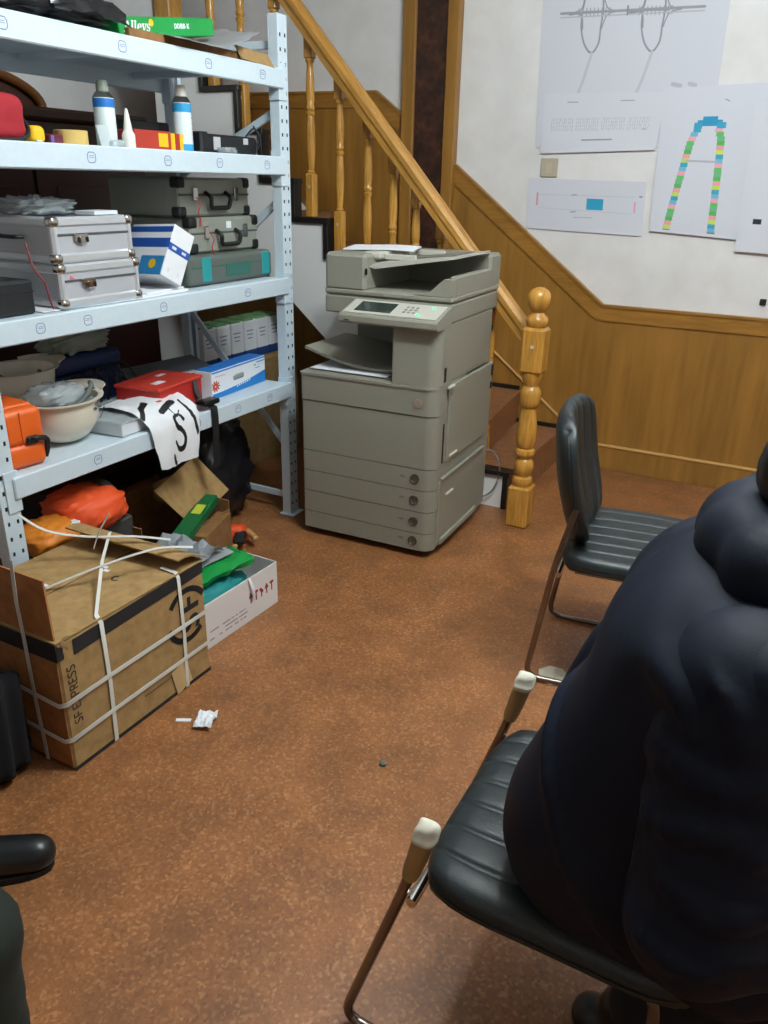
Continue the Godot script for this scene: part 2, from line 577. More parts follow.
func ceiling_lamp(at: Vector3, energy: float, label: String) -> void:
	var o := thing("ceiling_lamp", label, "lamp", at)
	var st := mb()
	bx(st, Vector3(0, -0.025, 0), Vector3(1.28, 0.05, 0.1), 0.004)
	bx(st, Vector3(0.62, -0.065, 0), Vector3(0.03, 0.04, 0.06), 0.004)
	bx(st, Vector3(-0.62, -0.065, 0), Vector3(0.03, 0.04, 0.06), 0.004)
	part("lamp_body", st, M.white_paint, o)
	st = mb()
	tube(st, [Vector3(-0.61, -0.075, 0), Vector3(0.61, -0.075, 0)], 0.014, 12)
	part("lamp_tube", st, M.tube_glow, o)
	for k in 3:  # a bare tube shines all round: three soft lights along it
		var l := OmniLight3D.new()
		l.name = "lamp_light"
		l.light_energy = energy / 3.0
		l.light_size = 0.09
		l.light_color = Color(0.95, 0.99, 1.0)
		l.omni_range = 14.0
		l.omni_attenuation = 2.0
		l.shadow_enabled = true
		l.position = Vector3((k - 1) * 0.42, -0.2, 0)
		o.add_child(l, true)

# ---------------------------------------------------------------- room
const WZ := -4.375

func room() -> void:
	var st := mb()
	bx(st, Vector3(-0.8, -0.06, -1.1), Vector3(6.6, 0.12, 6.8), 0.0)
	struct("floor", st, M.floor, "rust-brown speckled sheet floor with worn grey patches")
	st = mb()
	bx(st, Vector3(-0.8, 3.01, -1.1), Vector3(6.6, 0.12, 6.8), 0.0)
	struct("ceiling", st, M.ceiling, "plain white ceiling")
	st = mb()
	bx(st, Vector3(-0.8, 1.55, WZ - 0.06), Vector3(6.6, 3.1, 0.12), 0.0)
	struct("wall_back", st, M.wall, "white wall above the brown wood wainscot")
	st = mb()
	bx(st, Vector3(-3.96, 1.55, -1.1), Vector3(0.12, 3.1, 6.6), 0.0)
	struct("wall_left", st, M.wall, "white wall behind the steel rack")
	st = mb()
	bx(st, Vector3(2.36, 1.55, -1.1), Vector3(0.12, 3.1, 6.6), 0.0)
	struct("wall_right", st, M.wall, "white wall on the far side of the seated person")
	st = mb()
	bx(st, Vector3(-0.8, 1.55, 2.16), Vector3(6.6, 3.1, 0.12), 0.0)
	struct("wall_front", st, M.wall, "white wall facing the stair")
	# wainscot right of the pillar: flat, then rising with the stair
	st = mb()
	prism(st, PackedVector2Array([Vector2(2.3, 0), Vector2(2.3, 0.86), Vector2(-1.02, 0.86), Vector2(-1.91, 1.545), Vector2(-1.91, 0)]), 0, 0.012, Transform3D(Basis(), Vector3(0, 0, WZ)))
	struct("trim_1", st, M.veneer, "honey-brown veneer wainscot panel that rises with the stair")
	st = mb()
	prism(st, PackedVector2Array([Vector2(-2.235, 0), Vector2(-2.235, 1.78), Vector2(-2.43, 1.91), Vector2(-3.9, 1.93), Vector2(-3.9, 0)]), 0, 0.012, Transform3D(Basis(), Vector3(0, 0, WZ)))
	struct("trim_2", st, M.veneer, "honey-brown veneer wainscot panel on the far side of the stair pillar")
	# the same panelling, unseen here, added to dampen light bouncing off these walls
	st = mb()
	bx(st, Vector3(2.294, 0.45, -1.1), Vector3(0.012, 0.9, 6.4), 0.002)
	struct("trim_12", st, M.veneer, "unseen honey-brown veneer wainscot added to cut bounced light on the wall beyond the seated person")
	st = mb()
	bx(st, Vector3(-0.8, 0.45, 2.094), Vector3(6.2, 0.9, 0.012), 0.002)
	struct("trim_13", st, M.veneer, "unseen honey-brown veneer wainscot added to cut bounced light on the wall facing the stair")
	# cap rails
	cap_rail("trim_3", Vector2(2.3, 0.868), Vector2(-1.02, 0.868), Vector2(0, 0), Vector2(-1, 0.756), "flat wood cap rail on the wainscot")
	cap_rail("trim_4", Vector2(-1.02, 0.868), Vector2(-1.93, 1.556), Vector2(1, 0), Vector2(0, 0), "sloping wood cap rail climbing to the stair pillar")
	cap_rail("trim_5", Vector2(-2.22, 1.775), Vector2(-2.425, 1.92), Vector2(0, 0), Vector2(-1, 0), "short sloping wood cap rail past the stair pillar")
	cap_rail("trim_6", Vector2(-2.425, 1.92), Vector2(-3.9, 1.94), Vector2(1, -0.7), Vector2(0, 0), "level wood cap rail beside the upper stair")
	# base board and bead
	st = mb()
	bx(st, Vector3(0.5, 0.065, WZ + 0.016), Vector3(3.6, 0.13, 0.02), 0.003)
	struct("baseboard_back", st, M.veneer, "brown wood skirting board under the wainscot")
	st = mb()
	bx(st, Vector3(0.5, 0.137, WZ + 0.02), Vector3(3.6, 0.014, 0.026), 0.005)
	struct("trim_7", st, M.bead, "pale wood bead along the skirting board")
	st = mb()
	var a := Vector3(-1.18, 0.262, WZ + 0.018)
	var b := Vector3(-1.95, 0.86, WZ + 0.018)
	bx(st, Vector3.ZERO, Vector3((b - a).length(), 0.012, 0.014), 0.003, Transform3D(Basis(Vector3(0, 0, 1), atan2(b.y - a.y, b.x - a.x)), (a + b) / 2))
	struct("trim_8", st, M.bead, "pale wood bead climbing beside the lower steps")
	# pillar: dark marbled panel between two wood boards
	st = mb()
	bx(st, Vector3(-2.067, 1.55, WZ + 0.02), Vector3(0.2, 3.1, 0.04), 0.002)
	struct("trim_9", st, M.dark_panel, "dark brown marbled panel set into the pillar")
	st = mb()
	bx(st, Vector3(-2.197, 1.55, WZ + 0.03), Vector3(0.074, 3.1, 0.06), 0.004)
	struct("trim_10", st, M.veneer, "upright wood board on the upper-stair side of the dark panel")
	st = mb()
	bx(st, Vector3(-1.943, 1.55, WZ + 0.03), Vector3(0.066, 3.1, 0.06), 0.004)
	struct("trim_11", st, M.veneer, "upright wood board between the dark panel and the papered wall")

# a moulded board from a to b on the back wall, 0.085 wide; ends mitred towards neighbours
func cap_rail(called: String, a: Vector2, b: Vector2, na: Vector2, nb: Vector2, label: String) -> void:
	var d := (b - a).normalized()
	var n := Vector2(-d.y, d.x)
	if n.y < 0: n = -n
	var ma := n
	var mbv := n
	if na != Vector2.ZERO:
		var d2 := (-na).normalized()
		var n2 := Vector2(-d2.y, d2.x)
		if n2.y < 0: n2 = -n2
		ma = (n + n2).normalized()
		ma /= ma.dot(n)
	if nb != Vector2.ZERO:
		var n3 := Vector2(-nb.y, nb.x).normalized()
		if n3.y < 0: n3 = -n3
		mbv = (n + n3).normalized()
		mbv /= mbv.dot(n)
	var st := mb()
	var t := Transform3D(Basis(), Vector3(0, 0, WZ))
	prism(st, PackedVector2Array([a - ma * 0.043, b - mbv * 0.043, b + mbv * 0.043, a + ma * 0.043]), 0.0, 0.022, t)
	prism(st, PackedVector2Array([a + ma * 0.03, b + mbv * 0.03, b + mbv * 0.043, a + ma * 0.043]), 0.022, 0.03, t)
	struct(called, st, M.trim, label)

# ---------------------------------------------------------------- stair
const STEP_Y := [0.0, 0.195, 0.387, 0.579, 0.771, 0.963, 1.155, 1.322, 1.50, 1.722, 1.915, 2.10]
const STEP_F := [0.0, -1.17, -1.342, -1.513, -1.685, -1.857, -2.029, -2.20, -2.39, -2.58, -2.715, -2.93, -3.25]
const STEP_W := [0.0, -1.16, -1.43, -1.70, -1.97, -2.24, -2.51, -2.72, -2.95, -3.15, -3.3, -3.5, -3.88]
const SZ := -3.49

func staircase() -> void:
	var o := thing("staircase", "stair with brown stone treads, black edges and white painted side", "stairs", Vector3(-1.17, 0, SZ))
	var off := -o.position
	var zb := WZ + 0.013
	var zig := PackedVector2Array()
	zig.append(Vector2(STEP_F[1], 0))
	for k in range(1, 12):
		zig.append(Vector2(STEP_F[k], STEP_Y[k] - 0.004))
		zig.append(Vector2(STEP_F[k + 1], STEP_Y[k] - 0.004))
	zig.append(Vector2(STEP_F[12], 1.62))
	zig.append(Vector2(-1.36, 0.0))
	var st := mb()
	prism(st, zig, SZ - 0.05, SZ, Transform3D(Basis(), off))
	part("stringer", st, M.under_stair, o)
	# sloping soffit under the flight
	st = mb()
	var s0 := Vector3(-1.42, 0.0, 0)
	var s1 := Vector3(-3.25, 1.62, 0)
	for zz in [[SZ - 0.05, zb]]:
		var p := [Vector3(s0.x, s0.y, zz[0]), Vector3(s1.x, s1.y, zz[0]), Vector3(s1.x, s1.y, zz[1]), Vector3(s0.x - 0.1, s0.y, zz[1])]
		for i in 4: p[i] += off
		var up := Vector3(0, 0.04, 0)
		quad(st, p[0] + up, p[3] + up, p[2] + up, p[1] + up)
		quad(st, p[0], p[1], p[2], p[3])
		for i in 4: quad(st, p[i], p[i] + up, p[(i + 1) % 4] + up, p[(i + 1) % 4])
	part("soffit", st, M.under_stair, o)
	for k in range(1, 12):
		var y: float = STEP_Y[k]
		st = mb()
		slab(st, STEP_F[k] + 0.012, STEP_W[k] + 0.012, STEP_F[k + 1], STEP_W[k + 1], SZ + 0.004, zb, y - 0.028, y, off)
		part("tread", st, M.tread, o)
		st = mb()
		slab(st, STEP_F[k], STEP_W[k], STEP_F[k] - 0.02, STEP_W[k] - 0.02, SZ - 0.002, zb, STEP_Y[k - 1], y - 0.028, off)
		part("riser", st, M.tread, o)
		st = mb()
		var xl: float = STEP_F[k + 1]
		bx(st, Vector3((STEP_F[k] + xl) / 2, y - 0.012, SZ - 0.018) + off, Vector3(STEP_F[k] - xl + 0.03, 0.026, 0.068), 0.002)
		bx(st, Vector3(STEP_F[k] - 0.004, (STEP_Y[k - 1] + y) / 2, SZ - 0.018) + off, Vector3(0.026, y - STEP_Y[k - 1], 0.066), 0.002)
		part("edge_strip", st, M.black_stone, o)
		if k < 6:
			st = mb()
			bx(st, Vector3((STEP_W[k] + STEP_W[k + 1]) / 2, y + 0.012, zb + 0.008) + off, Vector3(STEP_W[k] - STEP_W[k + 1], 0.024, 0.012), 0.002)
			part("wall_strip", st, M.black_stone, o)
	# railing
	var r := thing("stair_railing", "turned honey-coloured wooden stair railing with ball-topped newel post", "railing", Vector3(-1.045, 0, -3.345))
	off = -r.position
	newel(r)
	# hand rail
	var a := Vector3(-1.115, 0.872, -3.45)
	var b := Vector3(-3.0, 2.89, -3.53)
	st = mb()
	var d := (b - a)
	var prof := PackedVector2Array([Vector2(-0.028, -0.036), Vector2(0.028, -0.036), Vector2(0.03, -0.012), Vector2(0.037, 0.0), Vector2(0.037, 0.02), Vector2(0.026, 0.034), Vector2(0.0, 0.039), Vector2(-0.026, 0.034), Vector2(-0.037, 0.02), Vector2(-0.037, 0.0), Vector2(-0.03, -0.012)])
	var zz2 := d.normalized()
	var xx := Vector3.UP.cross(zz2).normalized()
	var bs := Basis(xx, zz2.cross(xx), zz2)
	prism(st, prof, 0.0, d.length())
	# grain of the rail runs along its own length
	part("handrail", st, M.rail, r).transform = Transform3D(bs, a + off)
	for x in [-1.32, -1.46, -1.6, -1.733, -1.857, -1.996, -2.151, -2.314, -2.51, -2.708, -2.889]:
		baluster(r, x, a, b, off)
	# upper newel on the landing
	st = mb()
	bx(st, Vector3(-3.155, 2.52, -3.53) + off, Vector3(0.1, 0.84, 0.1), 0.006)
	part("upper_newel", st, M.turned, r)
	st = mb()
	bx(st, Vector3(-3.56, 2.52, -3.55), Vector3(0.66, 0.84, 0.1), 0.003)
	struct("wall_landing", st, M.wall, "white painted wall beside the upper newel post")

func slab(st: SurfaceTool, f0: float, w0: float, f1: float, w1: float, zf: float, zb: float, y0: float, y1: float, off: Vector3) -> void:
	var p := [Vector2(f0, zf), Vector2(w0, zb), Vector2(w1, zb), Vector2(f1, zf)]
	var lo := []
	var hi := []
	for q in p:
		lo.append(Vector3(q.x, y0, q.y) + off)
		hi.append(Vector3(q.x, y1, q.y) + off)
	quad(st, hi[0], hi[1], hi[2], hi[3])
	quad(st, lo[3], lo[2], lo[1], lo[0])
	for i in 4: quad(st, lo[i], lo[(i + 1) % 4], hi[(i + 1) % 4], hi[i])

func newel(r: Node3D) -> void:
	var st := mb()
	bx(st, Vector3(0, 0.1, 0), Vector3(0.102, 0.2, 0.102), 0.008)
	bx(st, Vector3(0, 0.83, 0), Vector3(0.102, 0.2, 0.102), 0.012)
	var V := func(x: float, y: float) -> Vector2: return Vector2(x, y)
	lathe(st, [V.call(0.042, 0.19), V.call(0.042, 0.207), V.call(0.045, 0.212), V.call(0.048, 0.226), V.call(0.044, 0.24), V.call(0.032, 0.247), V.call(0.032, 0.254),
		V.call(0.042, 0.268), V.call(0.046, 0.294), V.call(0.042, 0.322), V.call(0.032, 0.334), V.call(0.034, 0.341), V.call(0.045, 0.35), V.call(0.047, 0.362), V.call(0.044, 0.377), V.call(0.034, 0.384),
		V.call(0.039, 0.39), V.call(0.046, 0.415), V.call(0.047, 0.45), V.call(0.043, 0.49), V.call(0.036, 0.54), V.call(0.032, 0.572), V.call(0.04, 0.58), V.call(0.046, 0.59), V.call(0.047, 0.61), V.call(0.047, 0.635),
		V.call(0.045, 0.652), V.call(0.038, 0.662), V.call(0.033, 0.672), V.call(0.038, 0.69), V.call(0.046, 0.71), V.call(0.046, 0.735)], 24)
	lathe(st, [V.call(0.03, 0.92), V.call(0.044, 0.934), V.call(0.049, 0.955), V.call(0.044, 0.972), V.call(0.028, 0.985), V.call(0.026, 0.992),
		V.call(0.036, 1.003), V.call(0.046, 1.022), V.call(0.05, 1.045), V.call(0.047, 1.067), V.call(0.036, 1.084), V.call(0.018, 1.094), V.call(0.0, 1.097)], 24)
	var n := part("newel_post", st, M.turned, r)
	st = mb()
	lathe(st, [Vector2(0.009, 0), Vector2(0.009, 0.003), Vector2(0, 0.004)], 12, turned(Vector3(1, 0, 0), 90, Vector3(0.004, 0.85, 0.051)))
	part("screw_cap", st, M.sticker, n)

func baluster(r: Node3D, x: float, a: Vector3, b: Vector3, off: Vector3) -> void:
	var k := 1
	while k < 11 and STEP_F[k + 1] > x: k += 1
	var y0: float = STEP_Y[k]
	var u := (x - a.x) / (b.x - a.x)
	var top := lerpf(a.y, b.y, u) - 0.03
	var h := top - y0
	var z := -3.53
	var st := mb()
	var p := Vector3(x, y0, z) + off
	var lb := 0.2
	var ub := 0.1
	bx(st, p + Vector3(0, lb / 2, 0), Vector3(0.046, lb, 0.046), 0.005)
	bx(st, p + Vector3(0, h - ub / 2, 0), Vector3(0.044, ub + 0.02, 0.044), 0.004)
	var c := h - lb - ub
	var L := []
	for q in [[0.018, 0.0], [0.021, 0.015], [0.015, 0.03], [0.016, 0.06], [0.021, 0.2], [0.0225, 0.3], [0.02, 0.42], [0.016, 0.5], [0.0215, 0.515], [0.0215, 0.535], [0.016, 0.545], [0.0215, 0.56], [0.0215, 0.58], [0.017, 0.595], [0.021, 0.66], [0.021, 0.75], [0.016, 0.9], [0.015, 0.94], [0.021, 0.955], [0.021, 0.975], [0.017, 1.0]]:
		L.append(Vector2(q[0], q[1] * c))
	lathe(st, L, 14, Transform3D(Basis(), p + Vector3(0, lb, 0)))
	var bl := part("baluster", st, M.turned, r)
	st = mb()
	lathe(st, [Vector2(0.0065, 0), Vector2(0.0065, 0.002), Vector2(0, 0.003)], 10, turned(Vector3(1, 0, 0), 90, p + Vector3(0, 0.14, 0.023)))
	part("screw_cap", st, M.sticker, bl)

# ---------------------------------------------------------------- steel rack
const LV := [1.893, 1.58, 1.108, 0.652]
const RX := -2.03   # front plane
const RB := -2.63   # back plane
const RN := -1.41   # near end
const RF := -2.905  # far end

func rack() -> void:
	var o := thing("steel_rack", "light blue steel rack with four shelves and bolt-hole posts", "shelving", Vector3(-2.33, 0, -2.16))
	var off := -o.position
	for zc in [RN, RF]:
		for xc in [RX, RB]:
			var sx := 1.0 if xc == RX else -1.0
			var sz := -1.0 if zc == RN else 1.0
			var st := mb()
			bx(st, Vector3(xc - sx * 0.0015, 1.04, zc) + off, Vector3(0.003, 2.08, 0.064), 0.001)
			for e in [-1.0, 1.0]:
				bx(st, Vector3(xc - sx * 0.022, 1.04, zc + e * 0.0305) + off, Vector3(0.042, 2.08, 0.003), 0.001)
				bx(st, Vector3(xc - sx * 0.044, 1.04, zc + e * 0.022) + off, Vector3(0.003, 2.08, 0.02), 0.001)
			bx(st, Vector3(xc - sx * 0.015, 0.004, zc) + off, Vector3(0.08, 0.008, 0.09), 0.002)
			var po := part("post", st, M.rack, o)
			if xc == RX:
				st = mb()
				for i in 40:
					var y := 0.06 + i * 0.05
					for e in [-1.0, 1.0]:
						bx(st, Vector3(xc + 0.0004, y, zc + e * 0.016) + off, Vector3(0.0016, 0.013, 0.0075), 0.0006, Transform3D())
				var hl := part("bolt_holes", st, M.hole, po)
				hl.set_meta("kind", "stuff")
	for l in 4:
		var y: float = LV[l]
		for xc in [RX, RB]:
			var sx := 1.0 if xc == RX else -1.0
			var st := mb()
			bx(st, Vector3(xc + sx * 0.004, y - 0.035, (RN + RF) / 2) + off, Vector3(0.02, 0.07, RN - RF - 0.03), 0.004)
			for zc in [RN, RF]:
				var e := -1.0 if zc == RN else 1.0
				bx(st, Vector3(xc - sx * 0.02, y - 0.045, zc + e * 0.036) + off, Vector3(0.05, 0.13, 0.005), 0.001)
				bx(st, Vector3(xc + sx * 0.003, y - 0.045, zc + e * 0.012) + off, Vector3(0.005, 0.13, 0.046), 0.001)
			var be := part("beam", st, M.rack, o)
			if xc == RX:
				for z in [[-1.62, -2.04, -2.44, -2.75], [-1.87, -2.2, -2.47, -2.76], [-1.6, -1.78, -2.12, -2.6], [-1.75, -2.25, -2.5, -2.72]][l]:
					st = mb()
					var c := Vector3(xc + 0.0145, y - 0.034, z) + off
					var oc := [[-0.0155, -0.008], [-0.0155, 0.008], [-0.009, 0.0145], [0.009, 0.0145], [0.0155, 0.008], [0.0155, -0.008], [0.009, -0.0145], [-0.009, -0.0145]]
					for q in 8:
						var e0: Array = oc[q]
						var e1: Array = oc[(q + 1) % 8]
						tube(st, [c + Vector3(0, e0[1], e0[0]), c + Vector3(0, e1[1], e1[0])], 0.0011, 4)
					bx(st, c, Vector3(0.001, 0.0014, 0.02), 0.0)
					bx(st, c + Vector3(0, 0.005, 0), Vector3(0.001, 0.0014, 0.018), 0.0)
					part("printed_tag", st, M.tag, be)
		var st2 := mb()
		bx(st2, Vector3((RX + RB) / 2, y - 0.008, (RN + RF) / 2) + off, Vector3(RX - RB - 0.012, 0.012, RN - RF - 0.07), 0.002)
		for q in 3:
			bx(st2, Vector3((RX + RB) / 2, y - 0.025, lerpf(RN - 0.2, RF + 0.2, q / 2.0)) + off, Vector3(RX - RB - 0.03, 0.025, 0.03), 0.002)
		part("shelf_deck", st2, M.rack, o)
	# end frames: level bars and zigzag diagonals
	for zc in [RN, RF]:
		var n := [[RB + 0.03, 0.09, RX - 0.03, 0.09], [RB + 0.03, 0.92, RX - 0.03, 0.33], [RB + 0.03, 1.0, RX - 0.03, 1.42], [RB + 0.03, 1.5, RX - 0.03, 1.75], [RB + 0.03, 1.98, RX - 0.03, 1.98], [RB + 0.03, 0.12, RX - 0.03, 0.28]]
		for i in 5:
			var q: Array = n[i]
			var a := Vector3(q[0], q[1], zc) + off
			var b := Vector3(q[2], q[3], zc) + off
			var st := mb()
			bx(st, Vector3.ZERO, Vector3((b - a).length(), 0.03, 0.014), 0.002, Transform3D(Basis(Vector3(0, 0, 1), atan2(b.y - a.y, b.x - a.x)), (a + b) / 2))
			part("brace", st, M.rack, o)

# ---------------------------------------------------------------- copier
# board lying in x-z with rounded front corners, from y0 to y1
func panel_y(st: SurfaceTool, x0: float, x1: float, zf: float, zb: float, rl: float, rr: float, y0: float, y1: float) -> void:
	var p := PackedVector2Array()
	p.append(Vector2(x0, -zb))
	for k in 7:
		var a := PI / 2 * k / 6.0
		p.append(Vector2(x0 + rl - rl * cos(a), -zf + rl - rl * sin(a)))
	for k in 9:
		var a := PI / 2 * k / 8.0
		p.append(Vector2(x1 - rr + rr * sin(a), -zf + rr - rr * cos(a)))
	p.append(Vector2(x1, -zb))
	var q := PackedVector2Array()
	for v in p:
		if q.is_empty() or q[-1].distance_to(v) > 1e-4: q.append(v)
	prism(st, q, y0, y1, Transform3D(Basis(Vector3(1, 0, 0), Vector3(0, 0, -1), Vector3(0, 1, 0)), Vector3.ZERO))

func copier() -> void:
	var W := 0.628
	var o := thing("photocopier", "grey floor-standing photocopier with four paper drawers and document feeder", "copier", Vector3(-1.868, 0, -2.745), deg_to_rad(2.0))
	var st := mb()
	bx(st, Vector3(W / 2, 0.019, -0.35), Vector3(W - 0.1, 0.038, 0.54), 0.004)
	part("plinth", st, M.copier_mid, o)
	st = mb()
	bx(st, Vector3(W / 2, 0.387, -0.355), Vector3(W - 0.006, 0.702, 0.64), 0.006)
	part("body", st, M.copier, o)
	var ys := [[0.036, 0.1135], [0.1165, 0.2115], [0.2155, 0.3085], [0.3115, 0.402]]
	for q in ys:
		st = mb()
		panel_y(st, 0, W, 0.0, -0.06, 0.012, 0.05, q[0], q[1])
		var d := part("drawer", st, M.copier, o)
		st = mb()
		var t := turned(Vector3(1, 0, 0), 90, Vector3(0.545, (q[0] + q[1]) / 2 + 0.004, 0.0))
		lathe(st, [Vector2(0.021, -0.002), Vector2(0.021, 0.004), Vector2(0.017, 0.0045), Vector2(0.015, 0.0015), Vector2(0.0, 0.001)], 20, t)
		part("drawer_button", st, M.knob, d)
		st = mb()
		bx(st, Vector3(0.488, (q[0] + q[1]) / 2 + 0.006, 0.0004), Vector3(0.022, 0.009, 0.001), 0.0)
		part("drawer_mark", st, M.copier_mid, d)
	st = mb()
	panel_y(st, 0, W, 0.0, -0.06, 0.012, 0.05, 0.4055, 0.627)
	part("front_door", st, M.copier, o)
	st = mb()
	panel_y(st, 0, W, 0.004, -0.1, 0.012, 0.05, 0.631, 0.738)
	panel_y(st, -0.004, W, 0.008, -0.32, 0.014, 0.05, 0.738, 0.748)
	var fc := part("front_cover", st, M.copier, o)
	st = mb()
	lathe(st, [Vector2(0.019, 0), Vector2(0.019, 0.003), Vector2(0.0, 0.0045)], 20, turned(Vector3(1, 0, 0), 90, Vector3(0.548, 0.682, 0.004)))
	part("cover_badge", st, mat(Color("a08e83"), 0.35, 0.3), fc)
	# output bay
	st = mb()
	bx(st, Vector3(W / 2, 0.865, -0.56), Vector3(W - 0.06, 0.245, 0.22), 0.004)
	part("bay_back", st, M.copier, o)
	st = mb()
	panel_y(st, 0.425, W, 0.0, -0.12, 0.01, 0.05, 0.749, 0.985)
	bx(st, Vector3((0.44 + W) / 2, 0.867, -0.36), Vector3(W - 0.44 - 0.002, 0.236, 0.5), 0.004)
	part("right_tower", st, M.copier, o)
	st = mb()
	bx(st, Vector3(0.22, 0.752, -0.25), Vector3(0.42, 0.006, 0.4), 0.002)
	part("lower_tray", st, M.copier, o)
	st = mb()
	sheet(st, 12, 8, func(u: float, v: float) -> Vector3: return Vector3(lerpf(-0.03, 0.43, u), 0.838 - 0.055 * pow(u, 1.4) - 0.035 * sin(PI * u) * pow(1.0 - v, 2.0), lerpf(-0.09, -0.45, v)), 0.012)
	part("upper_tray", st, M.copier, o)
	# control panel
	st = mb()
	var cp := PackedVector2Array([Vector2(-0.03, 0.976), Vector2(-0.036, 0.984), Vector2(-0.036, 1.004), Vector2(-0.03, 1.012), Vector2(0.105, 1.052), Vector2(0.115, 1.048), Vector2(0.115, 0.985), Vector2(0.06, 0.976)])
	prism(st, cp, 0.205, W + 0.002, Transform3D(Basis(Vector3(0, 0, -1), Vector3(0, 1, 0), Vector3(1, 0, 0)), Vector3.ZERO))
	var con := part("control_panel", st, M.copier, o)
	var tilt := Transform3D(Basis(Vector3(1, 0, 0), -PI / 2 + atan2(0.04, 0.135)), Vector3(0.415, 1.0335, -0.037))
	st = mb()
	bx(st, Vector3(0, 0, 0.0), Vector3(0.4, 0.12, 0.004), 0.002, tilt)
	part("key_plate", st, M.copier_light, con)
	st = mb()
	bx(st, Vector3(-0.08, 0.0, 0.0022), Vector3(0.16, 0.085, 0.003), 0.001, tilt)
	part("touch_screen", st, M.copier_glass, con)
	st = mb()
	for r in 3:
		for c in 3:
			bx(st, Vector3(0.05 + c * 0.02, 0.025 - r * 0.022, 0.0025), Vector3(0.013, 0.012, 0.003), 0.001, tilt)
	part("keypad", st, M.copier, con)
	st = mb()
	for q in [[0.115, -0.035], [0.155, 0.035]]:
		lathe(st, [Vector2(0.007, 0), Vector2(0.006, 0.003), Vector2(0, 0.0035)], 10, tilt * turned(Vector3(1, 0, 0), 90, Vector3(q[0], q[1], 0.002)))
	part("status_light", st, M.led, con)
	st = mb()
	bx(st, Vector3(0.24, 0.989, 0.0367), Vector3(0.022, 0.005, 0.001), 0.0)
	part("panel_mark", st, M.copier_dark, con)
	# scanner and document feeder
	st = mb()
	bx(st, Vector3((0.055 + W) / 2, 1.022, -0.395), Vector3(W - 0.055, 0.072, 0.56), 0.006)
	part("scanner", st, M.copier, o)
	st = mb()
	bx(st, Vector3((0.055 + W) / 2, 1.074, -0.395), Vector3(W - 0.052, 0.026, 0.565), 0.008)      # lid
	bx(st, Vector3(0.15, 1.151, -0.395), Vector3(0.19, 0.15, 0.565), 0.014)                       # feed head
	bx(st, Vector3((0.2 + W) / 2, 1.147, -0.61), Vector3(W - 0.2, 0.142, 0.135), 0.012)            # back ridge
	prism(st, PackedVector2Array([Vector2(0.46, 1.085), Vector2(W - 0.002, 1.085), Vector2(W - 0.002, 1.15), Vector2(0.585, 1.15), Vector2(0.53, 1.1)]), -0.16, -0.114, Transform3D())
	bx(st, Vector3(W - 0.016, 1.12, -0.4), Vector3(0.03, 0.08, 0.5), 0.006)
	var adf := part("document_feeder", st, M.copier, o)
	st = mb()
	prism(st, PackedVector2Array([Vector2(0.24, 1.175), Vector2(0.27, 1.192), Vector2(0.62, 1.234), Vector2(0.62, 1.225), Vector2(0.27, 1.168)]), -0.54, -0.15, Transform3D())
	part("feed_tray", st, M.copier_light, adf)
	st = mb()
	prism(st, PackedVector2Array([Vector2(0.3, 1.198), Vector2(0.585, 1.232), Vector2(0.585, 1.234), Vector2(0.3, 1.2)]), -0.45, -0.22, Transform3D())
	part("tray_inset", st, M.copier_mid, adf)
	st = mb()
	for z in [-0.2, -0.5]:
		bx(st, Vector3(0.36, 1.214, z), Vector3(0.14, 0.022, 0.012), 0.003)
	bx(st, Vector3(0.235, 1.215, -0.3), Vector3(0.08, 0.03, 0.22), 0.008)
	part("paper_guide", st, M.copier_light, adf)
	st = mb()
	bx(st, Vector3(0.247, 1.158, -0.1165), Vector3(0.01, 0.025, 0.004), 0.001)
	part("feeder_latch", st, M.black, adf)
	# right-hand side doors
	st = mb()
	bx(st, Vector3(W + 0.001, 0.575, -0.345), Vector3(0.012, 0.33, 0.44), 0.004)
	var sd := part("side_door", st, M.copier, o)
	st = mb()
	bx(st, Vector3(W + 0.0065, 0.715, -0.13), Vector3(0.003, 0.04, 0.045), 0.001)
	part("door_hole", st, M.copier_mid, sd)  # hole in the door as a flat plate, its shade put into the colour
	st = mb()
	bx(st, Vector3(W + 0.008, 0.733, -0.13), Vector3(0.01, 0.012, 0.07), 0.003)
	bx(st, Vector3(W + 0.008, 0.432, -0.19), Vector3(0.01, 0.012, 0.085), 0.003)
	part("door_grip", st, M.copier_light, sd)
	st = mb()
	bx(st, Vector3(W + 0.001, 0.195, -0.34), Vector3(0.012, 0.3, 0.56), 0.004)
	bx(st, Vector3(W + 0.008, 0.352, -0.32), Vector3(0.016, 0.014, 0.5), 0.005)
	bx(st, Vector3(W + 0.008, 0.06, -0.3), Vector3(0.018, 0.03, 0.44), 0.006)
	var ld := part("lower_side_door", st, M.copier, o)
	st = mb()
	bx(st, Vector3(W + 0.009, 0.262, -0.17), Vector3(0.01, 0.012, 0.08), 0.003)
	part("door_grip", st, M.copier_light, ld)
	st = mb()
	bx(st, Vector3(W - 0.0005, 0.79, -0.075), Vector3(0.003, 0.058, 0.024), 0.001)
	bx(st, Vector3(W - 0.0005, 0.5, -0.09), Vector3(0.004, 0.17, 0.008), 0.001)
	bx(st, Vector3(W - 0.0005, 0.9, -0.62), Vector3(0.004, 0.022, 0.012), 0.001)
	bx(st, Vector3(W + 0.0005, 0.7, -0.66), Vector3(0.006, 0.05, 0.012), 0.001)
	bx(st, Vector3(W + 0.0005, 0.63, -0.655), Vector3(0.006, 0.03, 0.012), 0.001)
	part("side_slots", st, M.black, o)
	st = mb()
	bx(st, Vector3(W - 0.0025, 0.76, -0.4), Vector3(0.003, 0.003, 0.5), 0.0)
	bx(st, Vector3(W - 0.0025, 0.988, -0.4), Vector3(0.004, 0.004, 0.53), 0.0)
	part("side_seam", st, M.copier_mid, o)
